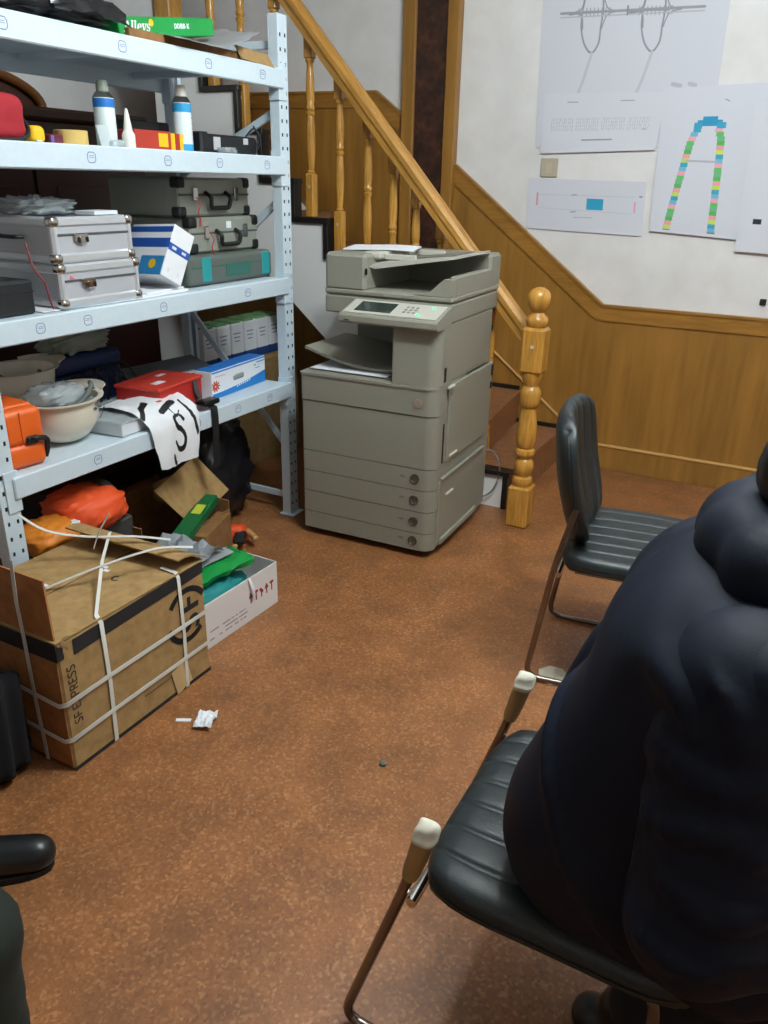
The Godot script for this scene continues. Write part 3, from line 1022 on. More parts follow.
	# mains lead
	st = mb()
	tube(st, curve([Vector3(W - 0.02, 0.3, -0.68), Vector3(W + 0.03, 0.29, -0.7), Vector3(W + 0.06, 0.2, -0.71), Vector3(W + 0.03, 0.09, -0.7), Vector3(W - 0.05, 0.03, -0.7)]), 0.004, 6)
	part("power_cord", st, mat(Color("7f7c78"), 0.5), o)
	# sheets
	var t0 := o.transform
	var pa := thing("paper_sheet", "loose white sheets lying on the copier's document feeder", "paper", t0 * Vector3(0.2, 1.226, -0.36), o.rotation.y + 0.25)
	st = mb()
	sheet(st, 8, 6, func(u: float, v: float) -> Vector3: return Vector3((u - 0.5) * 0.3, 0.006 + 0.008 * sin(u * 3.0) * u + 0.004 * v, (0.5 - v) * 0.21), 0.003)
	part("sheet", st, M.paper, pa)
	var pb := thing("paper_sheet", "white printed sheet left in the copier's output bay", "paper", t0 * Vector3(0.2, 0.755, -0.17), o.rotation.y)
	st = mb()
	sheet(st, 6, 6, func(u: float, v: float) -> Vector3: return Vector3((u - 0.5) * 0.36, 0.003, (0.5 - v) * 0.25), 0.002)
	part("sheet", st, M.paper, pb)

# ---------------------------------------------------------------- chairs
func chair_frame(o: Node3D, tubes: Material, stub: bool, foot := -0.355) -> void:
	# local: faces +z, width along x
	for s in [-1.0, 1.0]:
		var st := mb()
		var top := Vector3(s * 0.232, 0.545, -0.2) if stub else Vector3(s * 0.226, 0.62, -0.185)
		var pts := bend([top, Vector3(s * 0.232, 0.43, -0.228), Vector3(s * 0.218, 0.012, foot), Vector3(s * 0.205, 0.012, 0.2), Vector3(s * 0.19, 0.405, 0.17), Vector3(s * 0.185, 0.405, -0.17)], 0.05)
		tube(st, pts, 0.0098, 10)
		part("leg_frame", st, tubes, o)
	var st2 := mb()
	tube(st2, [Vector3(-0.236, 0.405, -0.215), Vector3(0.236, 0.405, -0.215)], 0.01, 8)
	part("cross_bar", st2, M.chrome, o)
	st2 = mb()
	tube(st2, [Vector3(-0.19, 0.405, 0.15), Vector3(0.19, 0.405, 0.15)], 0.01, 8)
	part("cross_bar", st2, M.chrome, o)
	st2 = mb()
	cushion(st2, 0.485, 0.47, 0.07, 0.13, 7, Transform3D(Basis(), Vector3(0, 0.48, 0.01)), func(q: Vector3) -> Vector3: return q + Vector3(0, -0.018 * pow(q.z / 0.235, 2.0) * (1.0 if q.z > 0 else 0.3) - 0.006 * cos(q.x * 6.0), 0))
	part("seat", st2, M.leather, o)

func chairs() -> void:
	var a := thing("office_chair", "black pleated leatherette chair with backrest, standing beside the newel post", "chair", Vector3(-0.345, 0, -2.395), SH + 0.13)
	chair_frame(a, M.toned_chrome, false, -0.285)
	var st := mb()
	# backrest: pleats running up, curved round the sitter's back and leaning backwards
	var tb := Transform3D(Basis(Vector3(1, 0, 0), deg_to_rad(78)), Vector3(0, 0.675, -0.195))
	cushion(st, 0.47, 0.44, 0.06, 0.2, 7, tb, func(q: Vector3) -> Vector3:
		var w := 1.0 - 0.16 * clampf(q.z / 0.22, 0.0, 1.0)
		return Vector3(q.x * w, q.y + 0.05 * pow(q.x / 0.24, 2.0) - 0.02 * cos(q.z * 7.0), q.z))
	part("backrest", st, M.leather, a)
	var b := thing("office_chair", "black pleated leatherette chair with its backrest missing and post ends taped over", "chair", Vector3(-0.175, 0, -1.095), SH)
	chair_frame(b, M.toned_chrome, true)
	for s in [-1.0, 1.0]:
		st = mb()
		var base := Vector3(s * 0.234, 0.46, -0.22)
		var top := Vector3(s * 0.232, 0.552, -0.197)
		tube(st, curve([base, base.lerp(top, 0.35) + Vector3(0.003, 0, 0), base.lerp(top, 0.75), top]), [0.0135, 0.0145, 0.0155, 0.016, 0.0165, 0.017, 0.0165, 0.0175, 0.018, 0.0175, 0.018, 0.018, 0.0185, 0.0185, 0.0185, 0.0185, 0.0185, 0.018, 0.017], 9)
		part("tape_wrap", st, M.tape, b)
		st = mb()
		rb(st, top + Vector3(0, 0.012, 0.002), Vector3(0.038, 0.036, 0.038), 0.014, 3, Transform3D(), func(p: Vector3, h: Vector3) -> Vector3: return p + Vector3(0.003 * sin(p.y * 200.0), 0.003 * sin(p.x * 180.0 + 1.0), 0.003 * cos(p.x * 150.0)))
		part("foam_cap", st, M.foam, b)

# ---------------------------------------------------------------- on the rack's top shelf
func wrinkle(p: Vector3, f: float, sd: int) -> float:
	var n: FastNoiseLite = M.get("noise%d" % sd)
	if n == null:
		n = FastNoiseLite.new()
		n.seed = sd
		n.frequency = 1.0
		n.noise_type = FastNoiseLite.TYPE_SIMPLEX_SMOOTH
		n.fractal_octaves = 3
		M["noise%d" % sd] = n
	return n.get_noise_3d(p.x * f, p.y * f, p.z * f)

# crumpled closed bag: an ellipsoid-like lump with folds
func lump(st: SurfaceTool, s: Vector3, folds: float, f: float, sd: int, t := Transform3D(), flat_base := true) -> void:
	var nu := 40
	var nv := 22
	var pt := func(i: int, j: int) -> Vector3:
		var a := TAU * (i % nu) / nu
		var b := PI * (float(j) / nv - 0.5)
		var cy := cos(b)
		var e := Vector3(signf(cos(a)) * pow(absf(cos(a)), 0.7) * pow(cy, 0.6), signf(sin(b)) * pow(absf(sin(b)), 0.8), signf(sin(a)) * pow(absf(sin(a)), 0.7) * pow(cy, 0.6))
		var k := 1.0 + folds * (absf(wrinkle(e, f, sd)) * 2.0 - 0.5)
		var p := e * k * s * 0.5
		p.y += s.y * 0.5
		if flat_base: p.y = maxf(p.y, 0.0)
		return t * p
	st.set_smooth_group(0)
	for i in nu:
		for j in nv:
			if j == 0: tri(st, pt.call(i, 0), pt.call(i, 1), pt.call(i + 1, 1))
			elif j == nv - 1: tri(st, pt.call(i, j), pt.call(0, nv), pt.call(i + 1, j))
			else: quad(st, pt.call(i + 1, j), pt.call(i, j), pt.call(i, j + 1), pt.call(i + 1, j + 1))
	st.set_smooth_group(-1)

func rack_top() -> void:
	var y: float = LV[0] - 0.001
	var o := thing("plastic_bag", "glossy black plastic bag sagging over the top shelf edge", "bag", Vector3(-2.2, y, -1.76), SH)
	var st := mb()
	lump(st, Vector3(0.66, 0.13, 0.4), 0.28, 2.4, 71)
	part("bag", st, M.black_bag, o)
	st = mb()
	sheet(st, 14, 6, func(u: float, v: float) -> Vector3: return Vector3(0.02 + u * 0.28, 0.085 - 0.055 * v - 0.05 * pow(u - 0.4, 2.0) + 0.02 * wrinkle(Vector3(u * 3.0, v, 0), 1.2, 72), 0.175 + 0.035 * v + 0.02 * wrinkle(Vector3(u * 4.0, 1, v), 1.0, 73)), 0.002)
	part("bag_neck", st, M.black_bag, o)
	o = thing("tool_roll", "dull olive canvas roll beside the black bag on the top shelf", "bag", Vector3(-2.12, y, -1.5), SH)
	st = mb()
	lump(st, Vector3(0.14, 0.09, 0.2), 0.1, 2.0, 74)
	part("roll", st, mat(Color("56513a"), 0.9), o)
	# green carton
	o = thing("flat_carton", "flat green carton with white lettering on the top shelf", "box", Vector3(-2.19, y, -2.325), SH)
	st = mb()
	bx(st, Vector3(0, 0.062, 0), Vector3(0.46, 0.055, 0.24), 0.003)
	part("box", st, M.green, o)
	o.rotation.z = deg_to_rad(8.0)
	lettering(o, "Alleys", 0.028, Transform3D(Basis(Vector3(1, 0, 0), Vector3(0.3, 1, 0), Vector3(0, 0, 1)), Vector3(-0.15, 0.062, 0.121)), M.paper, true, true)
	lettering(o, "DDBB-X", 0.015, Transform3D(Basis(), Vector3(0.06, 0.064, 0.121)), M.paper)
	st = mb()
	lathe(st, [Vector2(0.011, 0), Vector2(0.011, 0.001), Vector2(0, 0.0012)], 12, turned(Vector3(1, 0, 0), 90, Vector3(-0.085, 0.073, 0.12)))
	part("sun_mark", st, M.yellow, o)
	o = thing("parts_tray", "shallow cardboard tray underneath the green carton", "box", Vector3(-2.18, y, -2.42), SH)
	st = mb()
	bx(st, Vector3(0, 0.016, 0), Vector3(0.62, 0.03, 0.26), 0.002)
	part("tray", st, M.card_dark, o)
	o = thing("foil_sheet", "crumpled silver-white foil sheet hanging out from beneath the green carton", "wrapping", Vector3(-2.1, y, -2.5), SH)
	st = mb()
	sheet(st, 20, 10, func(u: float, v: float) -> Vector3:
		var q := Vector3(-0.24 + u * 0.44, 0.04, 0.115 - v * 0.22)
		q.y += maxf(0.0, u - 0.55) * 0.16 + 0.012 * wrinkle(Vector3(u * 4.0, v * 3.0, 0), 1.0, 75) * u - 0.02 * pow(1.0 - v, 3.0)
		q.z += 0.02 * wrinkle(Vector3(u * 5.0, 0, 2), 1.0, 76)
		return q, 0.0015)
	part("foil", st, M.foil, o)
	o = thing("carton_flap", "small torn brown cardboard box against the far post on the top shelf", "box", Vector3(-2.11, y, -2.74), SH)
	st = mb()
	sheet(st, 4, 3, func(u: float, v: float) -> Vector3: return Vector3(-0.1 + u * 0.19, 0.008 + 0.045 * v - 0.012 * u, 0.085 - 0.03 * v + 0.01 * u), 0.004, false)
	bx(st, Vector3(-0.01, 0.015, -0.02), Vector3(0.18, 0.028, 0.15), 0.002)
	part("box", st, M.card, o)

# ---------------------------------------------------------------- second shelf
func spray_can(o: Node3D, r: float, h: float, body: Material, band: Material) -> void:
	var st := mb()
	lathe(st, [Vector2(0, 0), Vector2(r, 0.0), Vector2(r, h * 0.74), Vector2(r * 0.96, h * 0.76), Vector2(r * 0.7, h * 0.82), Vector2(r * 0.55, h * 0.835)], 22)
	var b := part("can_body", st, body, o)
	st = mb()
	lathe(st, [Vector2(r * 0.99, h * 0.735), Vector2(r * 1.02, h * 0.745), Vector2(r * 0.96, h * 0.765), Vector2(r * 0.72, h * 0.822), Vector2(r * 0.56, h * 0.838)], 22)
	part("can_shoulder", st, M.chrome, o)
	st = mb()
	lathe(st, [Vector2(r * 1.008, h * 0.6), Vector2(r * 1.01, h * 0.61), Vector2(r * 1.01, h * 0.72), Vector2(r * 1.008, h * 0.73)], 22)
	part("printed_band", st, band, b)
	st = mb()
	lathe(st, [Vector2(r * 0.56, h * 0.83), Vector2(r * 0.58, h * 0.9), Vector2(r * 0.52, h * 0.985), Vector2(r * 0.45, h), Vector2(0, h)], 18)
	part("can_cap", st, M.white_plastic, o)

func rack_second() -> void:
	var y: float = LV[1] - 0.001
	var o := thing("zip_pouch", "red fabric pouch with black zip piping on the second shelf", "pouch", Vector3(-2.2, y, -1.59), SH)
	var st := mb()
	rb(st, Vector3(0, 0.062, 0), Vector3(0.24, 0.118, 0.26), 0.03, 4, Transform3D(), func(p: Vector3, h: Vector3) -> Vector3: return p + Vector3(0, 0.012 * wrinkle(p, 9.0, 77), 0.01 * wrinkle(p, 8.0, 78)))
	part("pouch", st, M.red_cloth, o)
	st = mb()
	tube(st, curve([Vector3(-0.12, 0.02, 0.118), Vector3(-0.03, 0.004, 0.136), Vector3(0.07, 0.006, 0.136), Vector3(0.118, 0.03, 0.12), Vector3(0.128, 0.07, 0.08), Vector3(0.125, 0.1, 0.02)]), 0.006, 7)
	part("zip_piping", st, M.black, o)
	o = thing("tape_measure", "small bright yellow tape measure beside the red pouch", "tape measure", Vector3(-2.11, y, -1.75), SH)
	st = mb()
	rb(st, Vector3(0, 0.024, 0), Vector3(0.05, 0.047, 0.05), 0.016, 3)
	part("case", st, M.yellow, o)
	st = mb()
	bx(st, Vector3(-0.008, 0.006, 0.026), Vector3(0.02, 0.004, 0.01), 0.001)
	part("blade_end", st, M.paper2, o)
	o = thing("battery_pack", "small dark red and violet packet between the tape measure and masking tape", "battery", Vector3(-2.12, y, -1.815), SH)
	st = mb()
	bx(st, Vector3(0, 0.014, 0), Vector3(0.05, 0.028, 0.06), 0.004)
	part("packet", st, mat(Color("5d1f2e"), 0.5), o)
	st = mb()
	bx(st, Vector3(-0.018, 0.014, 0.0305), Vector3(0.012, 0.02, 0.002), 0.0)
	part("packet_label", st, mat(Color("6a4f92"), 0.5), o)
	o = thing("tape_roll", "beige masking tape roll lying flat on the second shelf", "tape", Vector3(-2.11, y, -1.885), SH)
	st = mb()
	ring(st, 0.05, 0.026, 0.042, Transform3D())
	part("tape", st, M.masking, o)
	# printed can labels
	var im := canvas(128, 128, Color("d6e3e2"))
	var rng := RandomNumberGenerator.new()
	rng.seed = 9
	for i in 90:
		var p := Vector2(rng.randf() * 128, 20 + rng.randf() * 100)
		stroke(im, p, p + Vector2(rng.randf() * 10, 0), 1.6, Color("7fa9a4") if i % 3 else Color("4c7f86"))
	rect(im, 0, 96, 128, 14, Color("9fcac2"))
	var lm := print_mat(im, 0.35)
	lm.uv1_triplanar = true
	lm.uv1_scale = Vector3(6, 6, 6)
	o = thing("spray_can", "spray can with pale teal label and a grey-green cap", "spray can", Vector3(-2.135, y, -2.055), SH)
	spray_can(o, 0.033, 0.195, lm, M.blue)
	(o.get_node("can_cap") as MeshInstance3D).material_override = mat(Color("8d9689"), 0.5)
	o = thing("spray_can", "white spray can with bright blue bands and a white cap", "spray can", Vector3(-2.13, y, -2.415), SH)
	var lm2 := mat(Color("d9e4ea"), 0.35)
	spray_can(o, 0.033, 0.215, lm2, mat(Color("2f9bd0"), 0.35))
	st = mb()
	lathe(st, [Vector2(0.0333, 0.0), Vector2(0.0335, 0.003), Vector2(0.0335, 0.024), Vector2(0.0333, 0.026)], 22)
	part("lower_band", st, mat(Color("2f9bd0"), 0.35), o)
	st = mb()
	for i in 9:
		var a := 0.5 + (i % 2) * 0.7
		bx(st, Vector3(0, 0.04 + i * 0.009, 0.0337), Vector3(0.012, 0.003, 0.001), 0.0, Transform3D(Basis(Vector3.UP, a), Vector3.ZERO))
	part("can_print", st, mat(Color("c7869b"), 0.5), o)
	o = thing("glue_bottle", "small white glue bottle with a tall pointed nozzle", "bottle", Vector3(-2.09, y, -2.105), SH)
	st = mb()
	lathe(st, [Vector2(0, 0), Vector2(0.019, 0), Vector2(0.021, 0.004), Vector2(0.021, 0.04), Vector2(0.015, 0.052), Vector2(0.012, 0.056)], 16)
	part("bottle", st, M.white_plastic, o)
	st = mb()
	lathe(st, [Vector2(0.014, 0.053), Vector2(0.013, 0.065), Vector2(0.005, 0.115), Vector2(0.003, 0.118), Vector2(0, 0.118)], 14)
	part("nozzle", st, M.white_plastic, o)
	o = thing("blister_pack", "clear plastic blister pack leaning on the teal spray can", "packet", Vector3(-2.08, y, -2.0), SH)
	st = mb()
	bx(st, Vector3(0, 0.033, 0), Vector3(0.05, 0.064, 0.003), 0.001, turned(Vector3(1, 0, 0), -14))
	bx(st, Vector3(0.03, 0.012, 0.012), Vector3(0.045, 0.022, 0.03), 0.006)
	part("pack", st, M.film, o)
	o = thing("battery_box", "red battery box with yellow square beside the glue bottle", "box", Vector3(-2.12, y, -2.21), SH)
	st = mb()
	bx(st, Vector3(0, 0.03, 0), Vector3(0.17, 0.06, 0.08), 0.002)
	part("box", st, mat(Color("a83222"), 0.5), o)
	st = mb()
	bx(st, Vector3(0.045, 0.032, 0.0405), Vector3(0.045, 0.042, 0.002), 0.0)
	part("yellow_print", st, M.yellow, o)
	o = thing("battery_box", "yellow battery box with a red stripe beside the white spray can", "box", Vector3(-2.12, y, -2.325), SH)
	st = mb()
	bx(st, Vector3(0, 0.028, 0), Vector3(0.066, 0.056, 0.08), 0.002)
	part("box", st, M.yellow, o)
	st = mb()
	bx(st, Vector3(0, 0.028, 0.0405), Vector3(0.022, 0.056, 0.002), 0.0)
	part("red_stripe", st, mat(Color("9c2a1e"), 0.5), o)
	o = thing("power_adapter", "long black box set behind the battery boxes", "adapter", Vector3(-2.3, y, -2.38), SH)
	st = mb()
	bx(st, Vector3(0, 0.05, 0), Vector3(0.2, 0.1, 0.1), 0.006)
	part("housing", st, M.black, o)
	o = thing("radio_unit", "black electronic device with silver plates and a cable on the second shelf", "device", Vector3(-2.17, y, -2.66), SH)
	st = mb()
	bx(st, Vector3(0, 0.035, 0), Vector3(0.34, 0.066, 0.12), 0.01)
	bx(st, Vector3(-0.16, 0.036, 0.01), Vector3(0.05, 0.074, 0.12), 0.008)
	part("housing", st, M.black, o)
	st = mb()
	bx(st, Vector3(-0.085, 0.036, 0.0605), Vector3(0.04, 0.045, 0.003), 0.001)
	part("metal_plate", st, M.alu, o)
	st = mb()
	bx(st, Vector3(0.09, 0.05, 0.0605), Vector3(0.03, 0.022, 0.003), 0.001)
	part("metal_plate", st, M.alu, o)
	st = mb()
	tube(st, curve([Vector3(0.12, 0.07, 0.04), Vector3(0.16, 0.1, 0.05), Vector3(0.17, 0.06, 0.075), Vector3(0.13, 0.02, 0.08), Vector3(0.16, 0.07, 0.07), Vector3(0.185, 0.11, 0.03)]), 0.0035, 6)
	part("cable", st, M.black, o)
	o = thing("clear_wrap", "scrap of clear wrapping hanging at the second shelf edge", "wrapping", Vector3(-2.06, y, -2.57), SH)
	st = mb()
	lump(st, Vector3(0.07, 0.022, 0.06), 0.4, 3.0, 79)
	part("wrap", st, M.film, o)

func ring(st: SurfaceTool, ro: float, ri: float, h: float, t: Transform3D) -> void:
	lathe(st, [Vector2(ri, 0), Vector2(ro - 0.002, 0), Vector2(ro, 0.002), Vector2(ro, h - 0.002), Vector2(ro - 0.002, h), Vector2(ri, h), Vector2(ri, 0)], 22, t)

# ---------------------------------------------------------------- third shelf
func alu_case(o: Node3D, w: float, h: float, d: float) -> void:
	var st := mb()
	bx(st, Vector3(0, h / 2, 0), Vector3(w - 0.012, h - 0.012, d - 0.012), 0.003)
	part("shell", st, M.alu_panel, o)
	st = mb()
	for sy in [0.0, 1.0]:
		for sz in [-1.0, 1.0]:
			bx(st, Vector3(0, sy * (h - 0.03) + 0.015, sz * (d / 2 - 0.012)), Vector3(w - 0.004, 0.03, 0.024), 0.008)
		for sx in [-1.0, 1.0]:
			bx(st, Vector3(sx * (w / 2 - 0.012), sy * (h - 0.03) + 0.015, 0), Vector3(0.024, 0.03, d - 0.004), 0.008)
	for sx in [-1.0, 1.0]:
		for sz in [-1.0, 1.0]:
			bx(st, Vector3(sx * (w / 2 - 0.012), h / 2, sz * (d / 2 - 0.012)), Vector3(0.024, h - 0.004, 0.024), 0.008)
	part("edge_frame", st, M.alu, o)
	st = mb()
	bx(st, Vector3(0, h * 0.62, d / 2 - 0.005), Vector3(w - 0.03, 0.006, 0.006), 0.001)
	part("lid_seam", st, M.alu_dark, o)
	for sx in [-1.0, 1.0]:
		for sy in [0.0, 1.0]:
			st = mb()
			rb(st, Vector3(sx * (w / 2 - 0.013), 0.014 + sy * (h - 0.028), d / 2 - 0.013), Vector3(0.036, 0.034, 0.036), 0.014, 3)
			part("corner", st, M.chrome, o)
	st = mb()
	bx(st, Vector3(-0.057, h * 0.56, d / 2 + 0.001), Vector3(0.052, 0.022, 0.008), 0.003)
	bx(st, Vector3(-0.055, h * 0.5, d / 2 + 0.004), Vector3(0.02, 0.022, 0.01), 0.003)
	var l := part("latch", st, M.chrome, o)
	st = mb()
	bx(st, Vector3(-0.069, h * 0.5, d / 2 + 0.0055), Vector3(0.008, 0.016, 0.006), 0.001)
	bx(st, Vector3(-0.037, h * 0.5, d / 2 + 0.0055), Vector3(0.008, 0.016, 0.006), 0.001)
	part("latch_pin", st, M.black, l)
	st = mb()
	tube(st, bend([Vector3(-w / 2 - 0.002, h * 0.55, -0.05), Vector3(-w / 2 - 0.022, h * 0.55, -0.045), Vector3(-w / 2 - 0.022, h * 0.55, 0.045), Vector3(-w / 2 - 0.002, h * 0.55, 0.05)], 0.01), 0.006, 8)
	part("side_handle", st, M.black, o)

func flight_case(o: Node3D, w: float, h: float, d: float) -> void:
	var st := mb()
	bx(st, Vector3(0, h / 2, 0), Vector3(w, h, d), 0.008)
	part("shell", st, M.case_grey, o)
	st = mb()
	bx(st, Vector3(-w / 2 - 0.0005, h / 2, -0.02), Vector3(0.003, h - 0.03, d - 0.08), 0.001)
	part("side_panel", st, M.case_grey, o)
	st = mb()
	bx(st, Vector3(0, h * 0.56, d / 2 - 0.001), Vector3(w - 0.004, 0.008, 0.006), 0.002)
	part("lid_seam", st, M.alu_dark, o)
	for sx in [-1.0, 1.0]:
		for sy in [0.0, 1.0]:
			st = mb()
			rb(st, Vector3(sx * (w / 2 - 0.018), 0.018 + sy * (h - 0.036), d / 2 - 0.018), Vector3(0.046, 0.042, 0.046), 0.012, 3)
			part("corner", st, M.black, o)
	for sx in [-1.0, 1.0]:
		st = mb()
		bx(st, Vector3(sx * w * 0.29, h * 0.58, d / 2 + 0.004), Vector3(0.026, 0.05, 0.01), 0.003)
		part("latch", st, M.chrome, o)
	st = mb()
	tube(st, bend([Vector3(-0.06, h * 0.62, d / 2), Vector3(-0.06, h * 0.5, d / 2 + 0.03), Vector3(-0.055, h * 0.22, d / 2 + 0.022), Vector3(0.055, h * 0.22, d / 2 + 0.022), Vector3(0.06, h * 0.5, d / 2 + 0.03), Vector3(0.06, h * 0.62, d / 2)], 0.012), 0.0085, 8)
	part("handle", st, M.black, o)

func rack_third() -> void:
	var y: float = LV[2] - 0.001
	var o := thing("aluminium_case", "silver aluminium case, lower of the two stacked on the third shelf", "case", Vector3(-2.225, y + 0.004, -1.885), SH)
	alu_case(o, 0.335, 0.132, 0.36)
	o = thing("aluminium_case", "silver aluminium case with a clear bag on top, upper of the two stacked", "case", Vector3(-2.225, y + 0.138, -1.875), SH)
	alu_case(o, 0.325, 0.134, 0.36)
	o = thing("paper_sheet", "white sheet caught beneath the lower aluminium case", "paper", Vector3(-2.19, y, -1.86), SH - 0.05)
	var st := mb()
	sheet(st, 4, 4, func(u: float, v: float) -> Vector3: return Vector3((u - 0.5) * 0.4, 0.0035, 0.14 - v * 0.25), 0.002)
	part("sheet", st, M.paper, o)
	o = thing("clear_wrap", "crumpled clear plastic bag lying on the upper aluminium case", "wrapping", Vector3(-2.24, y + 0.272, -1.82), SH)
	st = mb()
	lump(st, Vector3(0.22, 0.05, 0.2), 0.45, 2.6, 80)
	part("wrap", st, M.film, o)
	o = thing("paper_sheet", "white folded note beside the clear bag on the upper aluminium case", "paper", Vector3(-2.13, y + 0.272, -1.97), SH + 0.1)
	st = mb()
	bx(st, Vector3(0, 0.006, 0), Vector3(0.11, 0.012, 0.08), 0.001)
	part("sheet", st, M.paper2, o)
	# lanyards on the cases
	o = thing("key_tag", "red cord and tag hanging at the aluminium cases", "tag", Vector3(-2.1, y, -1.665), SH)
	st = mb()
	tube(st, curve([Vector3(0, 0.2, -0.01), Vector3(-0.008, 0.13, 0.02), Vector3(0.004, 0.09, 0.045), Vector3(0.014, 0.04, 0.045), Vector3(0.02, 0.01, 0.05)]), 0.003, 6)
	part("cord", st, mat(Color("7a2a30"), 0.6), o)
	st = mb()
	bx(st, Vector3(0.004, 0.09, 0.048), Vector3(0.02, 0.012, 0.006), 0.002, turned(Vector3(0, 0, 1), -35, Vector3(0.05, 0.02, 0)))
	part("tag", st, mat(Color("c46a78"), 0.5), o)
	o = thing("black_case", "plain black plastic case at the near post of the third shelf", "case", Vector3(-2.2, y, -1.545), SH)
	st = mb()
	bx(st, Vector3(0, 0.05, 0), Vector3(0.19, 0.1, 0.26), 0.008)
	part("shell", st, M.black, o)
	st = mb()
	bx(st, Vector3(0, 0.066, 0.129), Vector3(0.188, 0.004, 0.004), 0.001)
	part("lid_seam", st, M.hole, o)
	o = thing("small_bottle", "white bottle standing on the plain black case", "bottle", Vector3(-2.14, y + 0.1, -1.55), SH)
	st = mb()
	lathe(st, [Vector2(0, 0), Vector2(0.024, 0), Vector2(0.026, 0.004), Vector2(0.026, 0.06), Vector2(0.018, 0.072), Vector2(0.015, 0.075), Vector2(0.015, 0.088), Vector2(0, 0.088)], 18)
	part("bottle", st, M.white_plastic, o)
	# white and blue toner carton tipped against the cases
	var bt := Transform3D(Basis(Vector3(0, 0, 1), deg_to_rad(-29)) * Basis(Vector3(0, 1, 0), deg_to_rad(-6)), Vector3(-0.015, 0.041, 0))
	o = thing("toner_box", "white and blue carton tipped on its corner between the cases", "box", Vector3(-2.16, y, -2.23), SH)
	st = mb()
	var bs := Vector3(0.1, 0.19, 0.22)
	bx(st, Vector3(0, bs.y / 2, 0), bs, 0.002, bt)
	var bb := part("box", st, M.paper, o)
	st = mb()
	bx(st, Vector3(0, 0.11, bs.z / 2 + 0.0005), Vector3(bs.x, 0.026, 0.001), 0.0, bt)
	bx(st, Vector3(-bs.x / 2 - 0.0005, 0.17, 0), Vector3(0.001, 0.02, bs.z), 0.0, bt)
	bx(st, Vector3(-bs.x / 2 - 0.0005, 0.12, 0), Vector3(0.001, 0.034, bs.z), 0.0, bt)
	part("blue_print", st, mat(Color("1f4fa0"), 0.5), bb)
	st = mb()
	bx(st, Vector3(-bs.x / 2 - 0.0008, 0.035, 0.045), Vector3(0.001, 0.07, 0.12), 0.0, bt)
	part("picture_print", st, mat(Color("2d7fb4"), 0.5), bb)
	st = mb()
	lathe(st, [Vector2(0.018, 0), Vector2(0.018, 0.001), Vector2(0, 0.001)], 12, bt * turned(Vector3(0, 0, 1), 90, Vector3(-bs.x / 2 - 0.001, 0.04, 0.05)))
	part("yellow_print", st, M.yellow, bb)
	st = mb()
	for q in [-0.025, 0.022]:
		bx(st, Vector3(q, 0.03, bs.z / 2 + 0.0006), Vector3(0.008, 0.014, 0.001), 0.0, bt)
		bx(st, Vector3(q, 0.11, bs.z / 2 + 0.0012), Vector3(0.02, 0.01, 0.001), 0.0, bt)
	part("small_print", st, M.paper2, bb)
	o = thing("notebook", "stack of white papers under the tipped carton", "paper", Vector3(-2.15, y, -2.17), SH + 0.06)
	st = mb()
	bx(st, Vector3(0, 0.005, 0), Vector3(0.25, 0.01, 0.2), 0.001)
	bx(st, Vector3(0.015, 0.0125, -0.01), Vector3(0.22, 0.005, 0.19), 0.001, turned(Vector3.UP, 4))
	part("pages", st, M.paper, o)
	o = thing("black_pouch", "small black pouch behind the tipped carton", "pouch", Vector3(-2.34, y, -2.16), SH)
	st = mb()
	lump(st, Vector3(0.2, 0.12, 0.16), 0.12, 2.0, 81)
	part("pouch", st, M.black_cloth, o)
	# stack of instrument cases
	o = thing("instrument_case", "grey-green plastic instrument case with teal bands, bottom of its stack", "case", Vector3(-2.28, y, -2.625), SH)
	st = mb()
	rb(st, Vector3(0, 0.057, 0), Vector3(0.53, 0.11, 0.36), 0.02, 3)
	part("shell", st, M.case_green, o)
	for x in [-0.165, 0.215]:
		st = mb()
		bx(st, Vector3(x, 0.06, 0.178), Vector3(0.055, 0.09, 0.008), 0.004)
		part("teal_band", st, M.teal, o)
	st = mb()
	bx(st, Vector3(0.03, 0.05, 0.179), Vector3(0.16, 0.05, 0.006), 0.003)
	bx(st, Vector3(0, 0.07, 0.1785), Vector3(0.5, 0.004, 0.006), 0.001)
	part("green_plate", st, mat(Color("2f6156"), 0.6), o)  # plain dark green plate and seam line on the case front
	o = thing("instrument_case", "grey metal-edged case with black corners, middle of its stack", "case", Vector3(-2.34, y + 0.115, -2.66), SH)
	flight_case(o, 0.42, 0.13, 0.36)
	st = mb()
	bx(st, Vector3(0.02, 0.1, 0.1805), Vector3(0.03, 0.026, 0.002), 0.001)
	part("white_label", st, M.paper, o)
	o = thing("instrument_case", "grey metal-edged case with black corners, topmost of its stack", "case", Vector3(-2.37, y + 0.248, -2.645), SH)
	flight_case(o, 0.43, 0.14, 0.36)
	for q in [[0.245, -2.5], [0.118, -2.53]]:
		o = thing("key_tag", "red cord and paper tag tied to the %s grey case's latch" % ("upper" if q[0] > 0.2 else "middle"), "tag", Vector3(-2.135 if q[0] < 0.2 else -2.165, y + q[0], q[1]), SH)
		st = mb()
		tube(st, curve([Vector3(0, 0.075, 0), Vector3(0.01, 0.05, 0.012), Vector3(-0.004, 0.02, 0.012), Vector3(0.006, -0.01, 0.012)]), 0.0025, 6)
		part("cord", st, M.red, o)
		st = mb()
		bx(st, Vector3(0.006, -0.02, 0.012), Vector3(0.012, 0.022, 0.003), 0.001)
		part("tag", st, mat(Color("b5584b"), 0.5), o)

